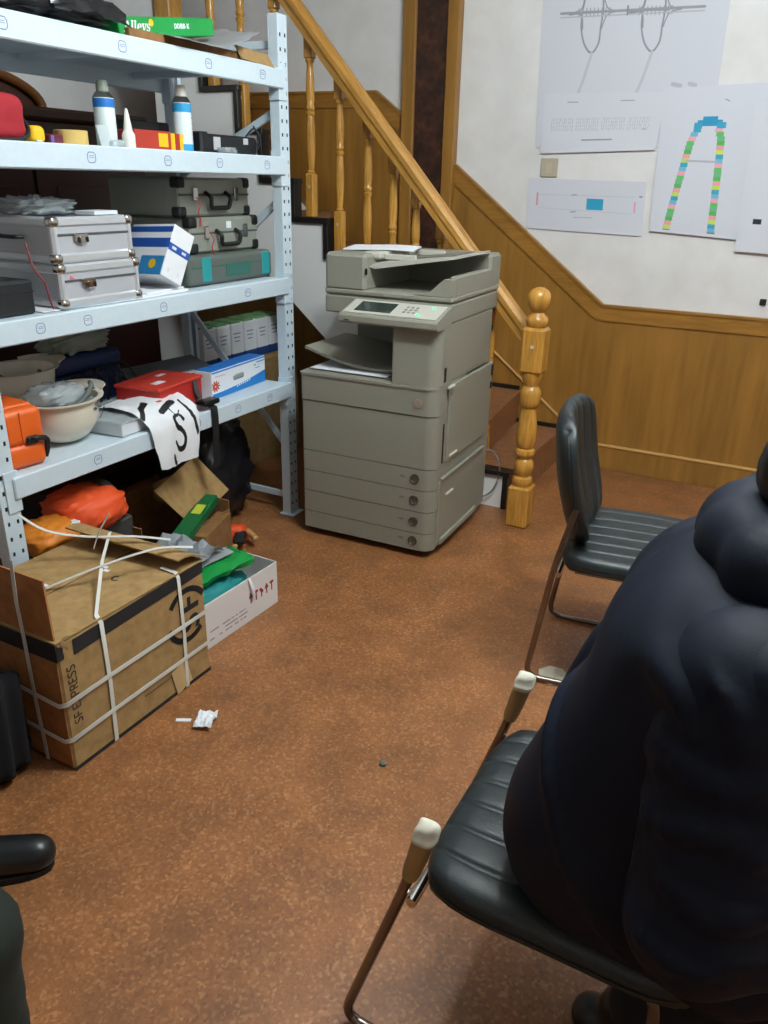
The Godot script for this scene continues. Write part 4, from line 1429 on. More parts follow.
# ---------------------------------------------------------------- fourth shelf
func hard_hat(o: Node3D, m: Material) -> void:
	# upside-down safety helmet: bowl with a brim and peak
	var st := mb()
	var prof := []
	for k in 12:
		var a := PI / 2 * k / 11.0
		prof.append(Vector2(0.122 * pow(sin(a), 0.8), 0.145 - 0.145 * pow(cos(a), 0.9)))
	prof.append(Vector2(0.138, 0.15))
	prof.append(Vector2(0.139, 0.154))
	prof.append(Vector2(0.12, 0.152))
	for k in range(10, -1, -1):
		var a := PI / 2 * k / 11.0
		prof.append(Vector2(0.115 * pow(sin(a), 0.8), 0.152 - 0.142 * pow(cos(a), 0.9)))
	lathe(st, prof, 32, Transform3D(Basis.from_scale(Vector3(1.12, 1, 0.95)), Vector3.ZERO))
	# ridge over the crown and ear bumps
	part("shell", st, m, o)
	st = mb()
	sheet(st, 12, 4, func(u: float, v: float) -> Vector3:
		var a := (u - 0.5) * 1.5
		var r := 0.137 + v * 0.055 * (1.0 - pow(absf(u - 0.5) * 2.0, 2.0))
		return Vector3(cos(a) * r * 1.12, 0.153 + 0.012 * v, sin(a) * r * 0.95), 0.004)
	part("peak", st, m, o)
	st = mb()
	tube(st, curve([Vector3(-0.11, 0.12, 0), Vector3(-0.05, 0.09, 0.05), Vector3(0.05, 0.09, 0.05), Vector3(0.11, 0.12, 0)]), 0.008, 6)
	tube(st, curve([Vector3(0, 0.12, 0.1), Vector3(0.04, 0.08, 0.03), Vector3(0.03, 0.085, -0.04), Vector3(0, 0.12, -0.1)]), 0.008, 6)
	part("head_harness", st, M.grey_cloth, o)

func rack_fourth() -> void:
	var y: float = LV[3] - 0.001
	var o := thing("instrument_case", "bright orange plastic carrying case with black latch on the lowest shelf", "case", Vector3(-2.15, y, -1.53), SH - 0.12)
	var st := mb()
	rb(st, Vector3(0, 0.13, 0.0), Vector3(0.135, 0.115, 0.19), 0.022, 3)
	rb(st, Vector3(0.01, 0.182, -0.02), Vector3(0.1, 0.024, 0.15), 0.011, 3)
	var lid := part("lid", st, M.orange, o)
	st = mb()
	rb(st, Vector3(0.0, 0.04, 0.0), Vector3(0.135, 0.078, 0.19), 0.022, 3)
	part("base", st, M.orange, o)
	st = mb()
	tube(st, bend([Vector3(0.02, 0.09, 0.085), Vector3(0.02, 0.096, 0.11), Vector3(0.07, 0.085, 0.1), Vector3(0.072, 0.04, 0.085), Vector3(0.066, 0.02, 0.08)], 0.02), 0.008, 8)
	bx(st, Vector3(0.02, 0.088, 0.095), Vector3(0.04, 0.026, 0.016), 0.005)
	part("latch", st, M.black, lid)
	st = mb()
	bx(st, Vector3(-0.01, 0.13, 0.0955), Vector3(0.004, 0.1, 0.003), 0.001)
	part("rib", st, mat(Color("b8450f"), 0.5), lid)
	o = thing("hard_hat", "cream hard hat lying upside down and filled with odds and ends", "helmet", Vector3(-2.185, y, -1.775), SH + 0.35)
	hard_hat(o, M.helmet)
	lettering(o, "7", 0.04, Transform3D(Basis(Vector3(0, 1, 0), 0.15), Vector3(0.05, 0.09, 0.113)) * Transform3D(Basis(Vector3(1, 0, 0), 0.35), Vector3.ZERO), M.ink)
	o = thing("clear_wrap", "clear plastic wrap heaped in the front hard hat", "wrapping", Vector3(-2.2, y + 0.115, -1.77), SH)
	st = mb()
	lump(st, Vector3(0.19, 0.08, 0.16), 0.18, 1.6, 82)
	part("wrap", st, M.film, o)
	o = thing("cable_clamp", "dark grey cable clamp lying in the front hard hat", "clamp", Vector3(-2.15, y + 0.1, -1.79), SH)
	st = mb()
	tube(st, curve([Vector3(-0.05, 0.02, 0.04), Vector3(0.0, 0.05, 0.05), Vector3(0.05, 0.085, 0.04), Vector3(0.075, 0.09, 0.01)]), 0.009, 7)
	tube(st, curve([Vector3(-0.06, 0.03, 0.0), Vector3(0.02, 0.055, -0.01), Vector3(0.08, 0.075, 0.02)]), 0.007, 7)
	lump(st, Vector3(0.17, 0.05, 0.14), 0.25, 2.0, 83)
	part("clamp", st, M.grey_cloth, o)
	o = thing("hard_hat", "cream hard hat lying upside down at the back of the lowest shelf", "helmet", Vector3(-2.475, y + 0.05, -1.84), SH + 0.2)
	hard_hat(o, M.helmet)
	o = thing("storage_bin", "dark grey box holding up the rear hard hat", "box", Vector3(-2.475, y, -1.84), SH)
	st = mb()
	bx(st, Vector3(0, 0.025, 0), Vector3(0.24, 0.05, 0.2), 0.004)
	part("box", st, M.black, o)
	# flat packet of papers wrapped in film
	o = thing("paper_packet", "flat packet of papers in clear film beside the cream hard hat", "paper", Vector3(-2.17, y, -2.01), SH + 0.08)
	st = mb()
	bx(st, Vector3(0, 0.025, 0), Vector3(0.26, 0.048, 0.24), 0.003)
	part("pages", st, M.paper2, o)
	st = mb()
	sheet(st, 10, 8, func(u: float, v: float) -> Vector3: return Vector3((u - 0.5) * 0.29, 0.056 + 0.012 * wrinkle(Vector3(u * 4, v * 4, 0), 1.0, 84), (0.5 - v) * 0.26), 0.001)
	part("film", st, M.film, o)
	# white carrier bag with black letters draped over the edge
	var im := canvas(256, 256, Color("e9ebee"))
	var K := Color("121316")
	strokes(im, [Vector2(6, 108), Vector2(40, 72), Vector2(92, 52)], 15, K)
	strokes(im, [Vector2(132, 86), Vector2(150, 142), Vector2(172, 118)], 4, K)
	stroke(im, Vector2(100, 104), Vector2(176, 78), 20, K)
	rect(im, 126, 60, 22, 9, Color("c0392b"))
	var s_pts := []
	for q in curve([Vector3(176, 150, 0), Vector3(158, 134, 0), Vector3(134, 142, 0), Vector3(134, 164, 0), Vector3(156, 178, 0), Vector3(172, 196, 0), Vector3(160, 218, 0), Vector3(132, 216, 0), Vector3(120, 202, 0)], 4):
		s_pts.append(Vector2(q.x, q.y))
	strokes(im, s_pts, 13, K)
	strokes(im, [Vector2(206, 84), Vector2(222, 150), Vector2(246, 190)], 14, K)
	strokes(im, [Vector2(96, 232), Vector2(112, 248)], 14, K)
	o = thing("carrier_bag", "white plastic carrier bag with big black letters hanging over the lowest shelf edge", "bag", Vector3(-2.1, y, -2.1), SH)
	st = mb()
	var drape := [Vector3(0, 0.066, -0.14), Vector3(0, 0.076, 0.0), Vector3(0, 0.055, 0.07), Vector3(0, 0.01, 0.098), Vector3(0, -0.075, 0.105), Vector3(0, -0.155, 0.1)]
	var dc := curve(drape, 6)
	sheet(st, 18, 24, func(u: float, v: float) -> Vector3:
		var q: float = (1.0 - v) * (dc.size() - 1)
		var i := mini(int(q), dc.size() - 2)
		var p: Vector3 = (dc[i] as Vector3).lerp(dc[i + 1], q - i)
		var hang := 1.0 - v
		var wd := lerpf(0.3, 0.2, pow(hang, 1.5))
		p.x = (u - 0.5) * wd + 0.02 * hang
		p += Vector3(0, 0.012, 0.006) * wrinkle(Vector3(u * 3.0, v * 3.0, 1), 1.2, 85)
		p.z += 0.006 * sin(u * 9.0) * hang
		return p, 0.0015)
	part("bag", st, print_mat(im, 0.5), o)
	# red tool box
	o = thing("tool_box", "red metal tool box with dark clasp on the lowest shelf", "toolbox", Vector3(-2.21, y, -2.265), SH + 0.12)
	st = mb()
	bx(st, Vector3(0, 0.052, 0), Vector3(0.28, 0.104, 0.2), 0.004)
	var rbx := part("box", st, M.red, o)
	st = mb()
	bx(st, Vector3(0, 0.106, 0), Vector3(0.29, 0.012, 0.21), 0.004)
	part("lid", st, mat(Color("c13a2c"), 0.4), o)
	st = mb()
	strap(st, [Vector3(0.085, 0.1, 0.107), Vector3(0.085, 0.06, 0.112), Vector3(0.095, 0.03, 0.12), Vector3(0.1, 0.015, 0.104)], Vector3(1, 0, 0), 0.028, 0.004)
	part("clasp", st, M.alu_dark, rbx)
	st = mb()
	bx(st, Vector3(-0.05, 0.1125, 0.03), Vector3(0.06, 0.001, 0.03), 0.0)
	bx(st, Vector3(0.06, 0.1125, -0.04), Vector3(0.05, 0.001, 0.02), 0.0)
	part("lid_sticker", st, M.paper2, rbx)
	# webbing strap with a buckle
	o = thing("webbing_strap", "black webbing strap and buckle dangling from the lowest shelf", "strap", Vector3(-2.04, y, -2.345), SH)
	st = mb()
	strap(st, [Vector3(-0.01, 0.02, -0.06), Vector3(-0.005, 0.022, 0.0), Vector3(0.0, 0.01, 0.03), Vector3(0.0, -0.03, 0.034), Vector3(-0.005, -0.12, 0.034), Vector3(-0.012, -0.235, 0.034)], Vector3(1, 0, 0), 0.036, 0.003)
	part("strap", st, M.black, o)
	st = mb()
	rb(st, Vector3(-0.005, 0.03, 0.005), Vector3(0.09, 0.022, 0.05), 0.008, 3)
	part("buckle", st, M.black_gloss, o)
	# blue and white toner carton
	var im2 := canvas(256, 96, Color("e6eaf0"))
	rect(im2, 0, 0, 256, 6, Color("2a84c9"))
	for x in 256:
		var yy := int(78 - 26 * pow(x / 255.0, 2.0))
		rect(im2, x, yy, 1, 96 - yy, Color("1d79c4"))
	for a in 10:
		var d := Vector2.from_angle(TAU * a / 10.0)
		stroke(im2, Vector2(14, 52) + d * 6, Vector2(14, 52) + d * 17, 6, Color("c1432f"))
	rect(im2, 96, 36, 52, 14, Color("8d9497"))
	rect(im2, 104, 32, 40, 5, Color("a9b0b2"))
	rect(im2, 100, 48, 44, 4, Color("5c6265"))
	strokes(im2, [Vector2(14, 18), Vector2(60, 20)], 2.0, Color("c98f8f"))
	strokes(im2, [Vector2(206, 34), Vector2(228, 34)], 3.0, Color("5d9bd0"))
	strokes(im2, [Vector2(216, 14), Vector2(252, 14)], 5.0, Color("3c8fd0"))
	strokes(im2, [Vector2(218, 24), Vector2(250, 24)], 2.0, Color("d8a9a9"))
	stroke(im2, Vector2(203, 22), Vector2(207, 22), 6, Color("7aa34a"))
	for k in 7:
		rect(im2, 112 + k * 10, int(74 - k * 1.2), 6, 6, Color("dfe9f2"))
	o = thing("toner_box", "long white and blue printer toner carton at the far end of the lowest shelf", "box", Vector3(-2.16, y, -2.645), SH + 0.07)
	st = mb()
	bx(st, Vector3(0, 0.058, 0), Vector3(0.4, 0.116, 0.085), 0.002)
	var tb := part("box", st, M.paper, o)
	printed(tb, "printed_front", 0.396, 0.112, Transform3D(Basis(), Vector3(0, 0.058, 0.0431)), print_mat(im2, 0.45))
	st = mb()
	bx(st, Vector3(0, 0.1166, 0), Vector3(0.396, 0.001, 0.081), 0.0)
	part("printed_top", st, M.blue, tb)
	# folders and blue helmets further back
	o = thing("document_folder", "grey plastic folder lying behind the toner carton", "folder", Vector3(-2.45, y, -2.56), SH - 0.1)
	st = mb()
	bx(st, Vector3(0, 0.06, 0), Vector3(0.44, 0.012, 0.2), 0.003, turned(Vector3(1, 0, 0), 14))
	part("cover", st, mat(Color("565c60"), 0.6), o)
	st = mb()
	bx(st, Vector3(-0.06, 0.03, -0.02), Vector3(0.34, 0.05, 0.2), 0.003)
	part("pages", st, M.paper2, o)
	o = thing("cable_coil", "coil of black cable between the hard hats and the folder", "cable", Vector3(-2.42, y, -2.2), SH)
	for k in 5:
		st = mb()
		var pts := []
		for q in 17:
			var a := PI * q / 16.0
			pts.append(Vector3(-0.09 + k * 0.035 + 0.06 * cos(a), 0.03 + (0.1 + 0.008 * k) * sin(a), 0.02 * k - 0.04 + 0.02 * cos(a * 2.0)))
		tube(st, pts, 0.004, 6)
		part("cable_loop", st, M.black, o)
	o = thing("soft_case", "dark navy soft case at the back of the lowest shelf", "case", Vector3(-2.54, y, -2.16), SH)
	st = mb()
	rb(st, Vector3(0, 0.165, 0), Vector3(0.36, 0.07, 0.14), 0.03, 3)
	bx(st, Vector3(0, 0.065, 0), Vector3(0.34, 0.13, 0.13), 0.01)
	part("case", st, M.navy, o)
	o = thing("clear_wrap", "greenish clear wrap piled on the navy soft case", "wrapping", Vector3(-2.54, y + 0.2, -2.16), SH)
	st = mb()
	lump(st, Vector3(0.3, 0.09, 0.13), 0.3, 2.4, 86)
	part("wrap", st, mat(Color("8a9787"), 0.5), o)
	o = thing("black_pouch", "lumpy black pouch beside the rear hard hat", "pouch", Vector3(-2.36, y, -2.02), SH)
	st = mb()
	lump(st, Vector3(0.12, 0.15, 0.12), 0.15, 2.0, 87)
	part("pouch", st, M.black_cloth, o)

# ---------------------------------------------------------------- stored behind the rack and under the stair
func behind_rack() -> void:
	var o := thing("wooden_sideboard", "dark wooden sideboard with an arched back board behind the rack", "cabinet", Vector3(-3.2, 0, -2.43), SH)
	var st := mb()
	bx(st, Vector3(0, 0.85, 0), Vector3(1.3, 1.7, 0.46), 0.006)
	part("body", st, M.dark_wood, o)
	st = mb()
	bx(st, Vector3(0, 1.725, 0.0), Vector3(1.36, 0.05, 0.5), 0.012)
	part("top_board", st, M.dark_wood, o)
	st = mb()
	var outer := PackedVector2Array()
	for k in 25:
		var a := PI * k / 24.0
		outer.append(Vector2(-0.2 + 0.37 * cos(a), 1.748 + 0.13 * sin(a)))
	prism(st, outer, 0.1, 0.125, Transform3D())
	part("back_board", st, M.dark_wood, o)
	st = mb()
	var pts := []
	for k in 25:
		var a := PI * k / 24.0
		pts.append(Vector3(-0.2 + 0.37 * cos(a), 1.748 + 0.13 * sin(a), 0.14))
	tube(st, pts, 0.02, 8)
	part("arch_moulding", st, M.arch_wood, o)
	for x in [-0.32, 0.32]:
		st = mb()
		bx(st, Vector3(x, 0.85, 0.236), Vector3(0.62, 1.5, 0.02), 0.006)
		bx(st, Vector3(x, 0.85, 0.248), Vector3(0.44, 1.2, 0.012), 0.006)
		var dr := part("door", st, mat(Color("43201a"), 0.45), o)
		st = mb()
		lathe(st, [Vector2(0.008, 0), Vector2(0.014, 0.014), Vector2(0, 0.022)], 12, turned(Vector3(1, 0, 0), 90, Vector3(x - signf(x) * 0.28, 0.9, 0.246)))
		part("knob", st, M.alu_dark, dr)
	# brown cartons under the stair, with a row of small white cartons on them
	o = thing("cardboard_box", "brown carton under the stair carrying the row of white packets", "box", Vector3(-2.76, 0, -3.45), SH)
	st = mb()
	bx(st, Vector3(-0.03, 0.29, 0), Vector3(0.8, 0.58, 0.28), 0.004)
	part("box", st, M.card, o)
	st = mb()
	bx(st, Vector3(-0.03, 0.582, 0), Vector3(0.06, 0.003, 0.32), 0.0)
	bx(st, Vector3(0.18, 0.45, 0.1605), Vector3(0.03, 0.02, 0.002), 0.0)
	part("tape", st, M.card_edge, o)
	for k in 6:
		o = thing("toner_bottle_box", "small white and blue packet with green top in the row under the stair", "box", Vector3(-2.75, 0.584, -3.13 - k * 0.112), SH, "white packets under the stair")
		st = mb()
		bx(st, Vector3(0, 0.1, 0), Vector3(0.1, 0.2, 0.14), 0.003)
		part("box", st, M.paper, o)
		st = mb()
		bx(st, Vector3(0, 0.024, 0), Vector3(0.1015, 0.048, 0.1415), 0.003)
		part("blue_print", st, mat(Color("26437e"), 0.5), o)
		st = mb()
		bx(st, Vector3(0, 0.206, 0), Vector3(0.08, 0.014, 0.12), 0.002)
		part("green_top", st, mat(Color("6f9a6a"), 0.5), o)
		st = mb()
		for q in 3: bx(st, Vector3(-0.008, 0.15 - q * 0.02, 0.0705), Vector3(0.06 - q * 0.01, 0.005, 0.001), 0.0)
		part("small_print", st, mat(Color("7683a0"), 0.6), o)
	o = thing("rubbish_sack", "shiny black plastic sack on the floor beneath the lowest shelf", "bag", Vector3(-2.36, 0, -2.66), SH)
	st = mb()
	lump(st, Vector3(0.4, 0.5, 0.36), 0.2, 2.2, 91)
	part("sack", st, M.black_bag, o)
	o = thing("storage_bin", "dark crate on the floor beneath the near end of the rack", "box", Vector3(-2.42, 0, -1.75), SH)
	st = mb()
	bx(st, Vector3(0, 0.17, 0), Vector3(0.3, 0.34, 0.34), 0.008)
	part("crate", st, mat(Color("2b211c"), 0.8), o)

# ---------------------------------------------------------------- on the floor
func floor_things() -> void:
	# big strapped carton
	var o := thing("shipping_carton", "big worn brown shipping carton bound with white plastic straps", "box", Vector3(-1.745, 0, -1.39), 0.0)
	var w := 0.45   # x
	var d := 0.56   # z
	var h := 0.4
	var st := mb()
	bx(st, Vector3(0, h / 2, 0), Vector3(w, h - 0.004, d), 0.006)
	var bd := part("body", st, M.card, o)
	st = mb()
	bx(st, Vector3(0, h / 2, d / 2 + 0.0008), Vector3(w - 0.01, h - 0.02, 0.002), 0.0)
	part("end_panel", st, M.card_red, bd)
	# top panels meet along x = -0.0
	st = mb()
	bx(st, Vector3(0.117, h + 0.002, 0), Vector3(w / 2 - 0.006, 0.005, d + 0.004), 0.001)
	part("top_flap", st, M.card, o)
	st = mb()
	bx(st, Vector3(-0.117, h + 0.001, 0), Vector3(w / 2 - 0.006, 0.005, d + 0.004), 0.001)
	part("top_flap", st, M.card, o)
	# near end flap standing up, far end flap folded loosely inwards
	st = mb()
	sheet(st, 5, 4, func(u: float, v: float) -> Vector3: return Vector3(lerpf(-w / 2, w / 2 - 0.012 - 0.006 * v, u), h + 0.004 + v * 0.185 - 0.014 * v * u, d / 2 - 0.006 + 0.012 * v * (1.0 - u)), 0.005, false)
	part("end_flap", st, M.card_red, o)
	st = mb()
	sheet(st, 5, 4, func(u: float, v: float) -> Vector3: return Vector3(lerpf(-w / 2 + 0.02, w / 2 + 0.005, u), h + 0.006 + 0.06 * sin(v * 1.9) * (1.0 - 0.35 * u), -d / 2 - 0.01 + v * 0.12 + 0.03 * (1.0 - u)), 0.005, false)
	part("end_flap", st, M.card, o)
	# printed bands and words
	var X0 := w / 2 + 0.0012
	var face := func(p: Vector3) -> Transform3D: return Transform3D(Basis(Vector3(0, 0, -1), Vector3(0, 1, 0), Vector3(1, 0, 0)), p)
	st = mb()
	prism(st, PackedVector2Array([Vector2(0.05, 0.345), Vector2(0.555, 0.362), Vector2(0.555, 0.4), Vector2(0.05, 0.39)]), 0, 0.001, Transform3D(Basis(Vector3(0, 0, -1), Vector3(0, 1, 0), Vector3(1, 0, 0)), Vector3(X0, 0, d / 2)))
	prism(st, PackedVector2Array([Vector2(0, 0.35), Vector2(0.018, 0.35), Vector2(0.018, 0.385), Vector2(0, 0.395)]), 0, 0.001, Transform3D(Basis(Vector3(0, 0, -1), Vector3(0, 1, 0), Vector3(1, 0, 0)), Vector3(X0, 0, d / 2)))
	bx(st, Vector3(0, 0.372, d / 2 + 0.0022), Vector3(w, 0.05, 0.001), 0.0)
	part("printed_band", st, M.ink, bd)
	st = mb()
	bx(st, Vector3(X0, 0.006, 0), Vector3(0.001, 0.012, d), 0.0)
	part("printed_base", st, M.ink, bd)
	var up := Basis(Vector3(0, 1, 0), Vector3(0, 0, 1), Vector3(1, 0, 0))
	lettering(bd, "SF EXPRESS", 0.026, Transform3D(up, Vector3(X0, 0.23, d / 2 - 0.035)), mat(Color("33291f"), 0.8), false)
	lettering(bd, "S", 0.05, Transform3D(Basis(Vector3(0, 0, -1), Vector3(0, 1, 0), Vector3(1, 0, 0)), Vector3(X0 + 0.0006, 0.385, d / 2 - 0.03)), M.card)
	lettering(bd, "SF", 0.085, Transform3D(up, Vector3(X0, 0.25, -d / 2 + 0.075)), M.ink, true, false, "printed_logo")
	st = mb()
	for arc in [[0.55, 2.5], [3.4, 5.4]]:
		st = mb()
		var pts := []
		for k in 13:
			var a: float = lerpf(arc[0], arc[1], k / 12.0)
			pts.append(Vector3(X0, 0.25 + 0.085 * sin(a), -d / 2 + 0.085 - 0.085 * cos(a)))
		for k in 12:
			var p0: Vector3 = pts[k]
			var p1: Vector3 = pts[k + 1]
			bx(st, Vector3.ZERO, Vector3(0.001, 0.018, (p1 - p0).length() + 0.004), 0.0, Transform3D(Basis(Vector3(1, 0, 0), -atan2(p1.y - p0.y, p1.z - p0.z)), (p0 + p1) / 2))
		part("logo_ring", st, M.ink, bd)
	st = mb()
	bx(st, Vector3(X0, 0.075, -0.06), Vector3(0.001, 0.005, 0.14), 0.0)
	part("small_print", st, mat(Color("6c5231"), 0.8), bd)
	st = mb()
	bx(st, Vector3(-0.08, 0.24, d / 2 + 0.0024), Vector3(0.05, 0.05, 0.001), 0.0)
	part("small_print", st, mat(Color("6c5231"), 0.8), bd)
	lettering(bd, "C", 0.028, Transform3D(Basis(Vector3(1, 0, 0), -PI / 2) * Basis(Vector3(0, 0, 1), 0.6), Vector3(0.09, h + 0.0052, -0.05)), M.ink)
	st = mb()
	for q in [[0.01, -0.09], [0.03, -0.075], [-0.05, 0.08]]:
		bx(st, Vector3(q[0], h + 0.0048, q[1]), Vector3(0.02, 0.001, 0.012), 0.0, Transform3D())
	part("torn_patch", st, M.paper, o)
	st = mb()
	sheet(st, 4, 4, func(u: float, v: float) -> Vector3: return Vector3(X0 + 0.003 + 0.004 * sin(u * 5.0), 0.015 + v * 0.09 - 0.03 * absf(u - 0.5), -0.12 - 0.075 * u + 0.02 * v), 0.001)
	part("peeling_tape", st, mat(Color("c2a777"), 0.3), o)
	# straps
	var S := func(pts: Array, ac: Vector3) -> void:
		var s2 := mb()
		strap(s2, pts, ac, 0.0135, 0.0015)
		part("strap", s2, M.strap, o)
	for z in [0.135, -0.165]:
		S.call(([Vector3(-0.03, h + 0.085, -0.16), Vector3(0.06, h + 0.06, -0.04), Vector3(w / 2 - 0.01, h + 0.013, z)] if z > 0 else [Vector3(w / 2 - 0.06, h + 0.012, z), Vector3(w / 2 - 0.004, h + 0.009, z)]) + [ Vector3(w / 2 + 0.006, h - 0.008, z), Vector3(w / 2 + 0.005, h / 2, z - 0.005), Vector3(w / 2 + 0.005, 0.004, z)], Vector3(0, 0, -1))
	for y in [0.222, 0.108]:
		var c := w / 2 + 0.0065
		S.call([Vector3(-w / 2, y + 0.025, d / 2 + 0.005), Vector3(-0.02, y + 0.004, d / 2 + 0.006), Vector3(c - 0.02, y - 0.01, d / 2 + 0.009), Vector3(c, y - 0.004, d / 2 - 0.004), Vector3(c, y, 0.15), Vector3(c, y + 0.002, -d / 2)], Vector3(0, 1, 0))
	S.call([Vector3(w / 2 - 0.1, 0.005, d / 2 + 0.006), Vector3(w / 2 - 0.105, 0.2, d / 2 + 0.008), Vector3(w / 2 - 0.11, 0.4, d / 2 + 0.006), Vector3(w / 2 - 0.105, 0.5, d / 2 + 0.012), Vector3(w / 2 - 0.1, 0.62, d / 2 + 0.01)], Vector3(1, 0, 0))
	# loose strap ends curling over the far flap
	S.call(curve([Vector3(-0.2, h + 0.17, 0.02), Vector3(-0.15, h + 0.11, -0.03), Vector3(-0.06, h + 0.085, -0.1), Vector3(0.05, h + 0.08, -0.18), Vector3(0.13, h + 0.06, -0.25)], 4), Vector3(0.6, 0, 0.8))
	S.call(curve([Vector3(-0.02, h + 0.012, 0.1), Vector3(0.05, h + 0.045, 0.02), Vector3(0.12, h + 0.07, -0.08), Vector3(0.17, h + 0.075, -0.17), Vector3(0.21, h + 0.05, -0.26)], 4), Vector3(0.6, 0, 0.8))
	S.call(curve([Vector3(-0.04, h + 0.05, -0.1), Vector3(-0.03, h + 0.1, -0.12), Vector3(0.0, h + 0.16, -0.14)], 4), Vector3(0.8, 0, 0.6))
	# small white carton
	o = thing("white_carton", "low white open carton with dark red handling marks and green packages inside", "box", Vector3(-1.72, 0, -1.935), deg_to_rad(-1.5))
	w = 0.24
	d = 0.44
	h = 0.172
	st = mb()
	bx(st, Vector3(0, 0.004, 0), Vector3(w, 0.008, d), 0.001)
	part("bottom", st, M.white_card, o)
	for q in [[w / 2, 0.0, 0.005, d], [-w / 2, 0.0, 0.005, d]]:
		st = mb()
		bx(st, Vector3(q[0], h / 2, q[1]), Vector3(q[2], h, q[3]), 0.001)
		part("side", st, M.white_card, o)
	for q in [d / 2, -d / 2]:
		st = mb()
		bx(st, Vector3(0, h / 2, q), Vector3(w, h, 0.005), 0.001)
		part("side", st, M.white_card, o)
	var im := canvas(256, 96, Color("d9d5d3"))
	var R := Color("8c2f22")
	for k in 5:
		var x := 160 + k * 18
		match k % 3:
			0:
				strokes(im, [Vector2(x, 44), Vector2(x + 4, 36), Vector2(x + 8, 44)], 4, R)
				stroke(im, Vector2(x + 4, 40), Vector2(x + 4, 56), 4, R)
			1:
				stroke(im, Vector2(x, 38), Vector2(x + 8, 38), 6, R)
				strokes(im, [Vector2(x + 4, 40), Vector2(x + 4, 56)], 4, R)
			_:
				stroke(im, Vector2(x + 1, 40), Vector2(x + 7, 46), 7, R)
				stroke(im, Vector2(x + 4, 46), Vector2(x + 4, 56), 4, R)
	var rng := RandomNumberGenerator.new()
	rng.seed = 4
	for k in 40:
		var x := 22 + rng.randf() * 120
		var yy := 62 + (k % 3) * 9
		stroke(im, Vector2(x, yy), Vector2(x + 4 + rng.randf() * 6, yy), 2.4, Color("7f7c84"))
	rect(im, 4, 82, 14, 6, Color("77747c"))
	printed(o, "printed_side", d - 0.004, h - 0.004, Transform3D(Basis(Vector3(0, 0, -1), Vector3(0, 1, 0), Vector3(1, 0, 0)), Vector3(w / 2 + 0.0028, h / 2, 0)), print_mat(im, 0.7))
	st = mb()
	sheet(st, 8, 2, func(u: float, v: float) -> Vector3: return Vector3(w / 2 + 0.003 + 0.012 * sin(u * PI), h + 0.004 - u * 0.1, -0.06 - 0.02 * u + v * 0.013), 0.001)
	part("torn_strip", st, M.paper, o)
	var co := o.position
	o = thing("cloth_bundle", "folded teal cloth lying in the low white carton", "cloth", co + Vector3(0.0, 0.009, 0.03), SH)
	st = mb()
	lump(st, Vector3(0.34, 0.17, 0.2), 0.16, 2.2, 101)
	part("cloth", st, M.teal_cloth, o)
	o = thing("snack_packet", "shiny green packet with a white band on the teal cloth", "packet", co + Vector3(0.0, 0.165, 0.02), SH - 0.25)
	st = mb()
	sheet(st, 16, 10, func(u: float, v: float) -> Vector3: return Vector3((u - 0.5) * 0.3, 0.035 + 0.03 * u + 0.022 * sin(PI * v) * sin(PI * clampf(u, 0.06, 0.94)) + 0.012 * wrinkle(Vector3(u * 3, v * 3, 0), 1.3, 102), (0.5 - v) * 0.15), 0.02)
	part("packet", st, M.green_clear, o)
	st = mb()
	sheet(st, 8, 3, func(u: float, v: float) -> Vector3: return Vector3((u - 0.5) * 0.2, 0.063 + 0.03 * (0.17 + u * 0.66) + 0.006 * wrinkle(Vector3(u * 3, v * 3, 0), 1.3, 102), (0.4 - v) * 0.06), 0.001)
	part("packet_band", st, M.foil, o)
	o = thing("foil_sheet", "crumpled pale grey sheet between the big carton and the green packet", "wrapping", co + Vector3(-0.1, 0.2, 0.1), SH)
	st = mb()
	sheet(st, 12, 10, func(u: float, v: float) -> Vector3: return Vector3((u - 0.5) * 0.3, 0.03 + 0.07 * absf(wrinkle(Vector3(u * 2.4, v * 2.4, 5), 1.0, 103)) + 0.03 * u, (0.5 - v) * 0.24), 0.002, false)
	part("sheet", st, M.grey_sheet, o)
	# brown open carton under the rack
	o = thing("cardboard_box", "open brown carton under the rack with one flap hanging out", "box", Vector3(-2.17, 0, -2.16), SH)
	w = 0.5
	d = 0.3
	h = 0.3
	st = mb()
	bx(st, Vector3(0, h / 2, -d / 2), Vector3(w, h, 0.006), 0.001)
	bx(st, Vector3(0, h / 2 - 0.05, d / 2), Vector3(w, h - 0.1, 0.006), 0.001)
	bx(st, Vector3(-w / 2, h / 2, 0), Vector3(0.006, h, d), 0.001)
	bx(st, Vector3(w / 2, h / 2 - 0.03, 0), Vector3(0.006, h - 0.06, d), 0.001)
	bx(st, Vector3(0, 0.004, 0), Vector3(w, 0.008, d), 0.001)
	part("body", st, M.card_dark, o)
	st = mb()
	sheet(st, 4, 4, func(u: float, v: float) -> Vector3:
		var p0 := Vector3(-0.075, 0.37, 0.05)
		return p0 + Vector3(0.3, 0.05, -0.05) * u + Vector3(0.12, -0.18, 0.07) * v, 0.005, false)
	part("flap", st, M.card, o)
	o = thing("green_tube_box", "long dark green box with a yellow label leaning across the open brown carton", "box", Vector3(-2.03, 0.2, -2.2), SH + 0.3)
	st = mb()
	bx(st, Vector3(0, 0.022, 0), Vector3(0.36, 0.04, 0.07), 0.003, turned(Vector3(0, 0, 1), 10))
	part("box", st, M.green_dark, o)
	st = mb()
	bx(st, Vector3(0.06, 0.0425, 0.0), Vector3(0.07, 0.001, 0.04), 0.0, turned(Vector3(0, 0, 1), 10))
	part("yellow_label", st, mat(Color("b7c33a"), 0.5), o)
	o = thing("cardboard_box", "small brown carton propping the dark green box", "box", Vector3(-2.0, 0, -2.27), SH + 0.3)
	st = mb()
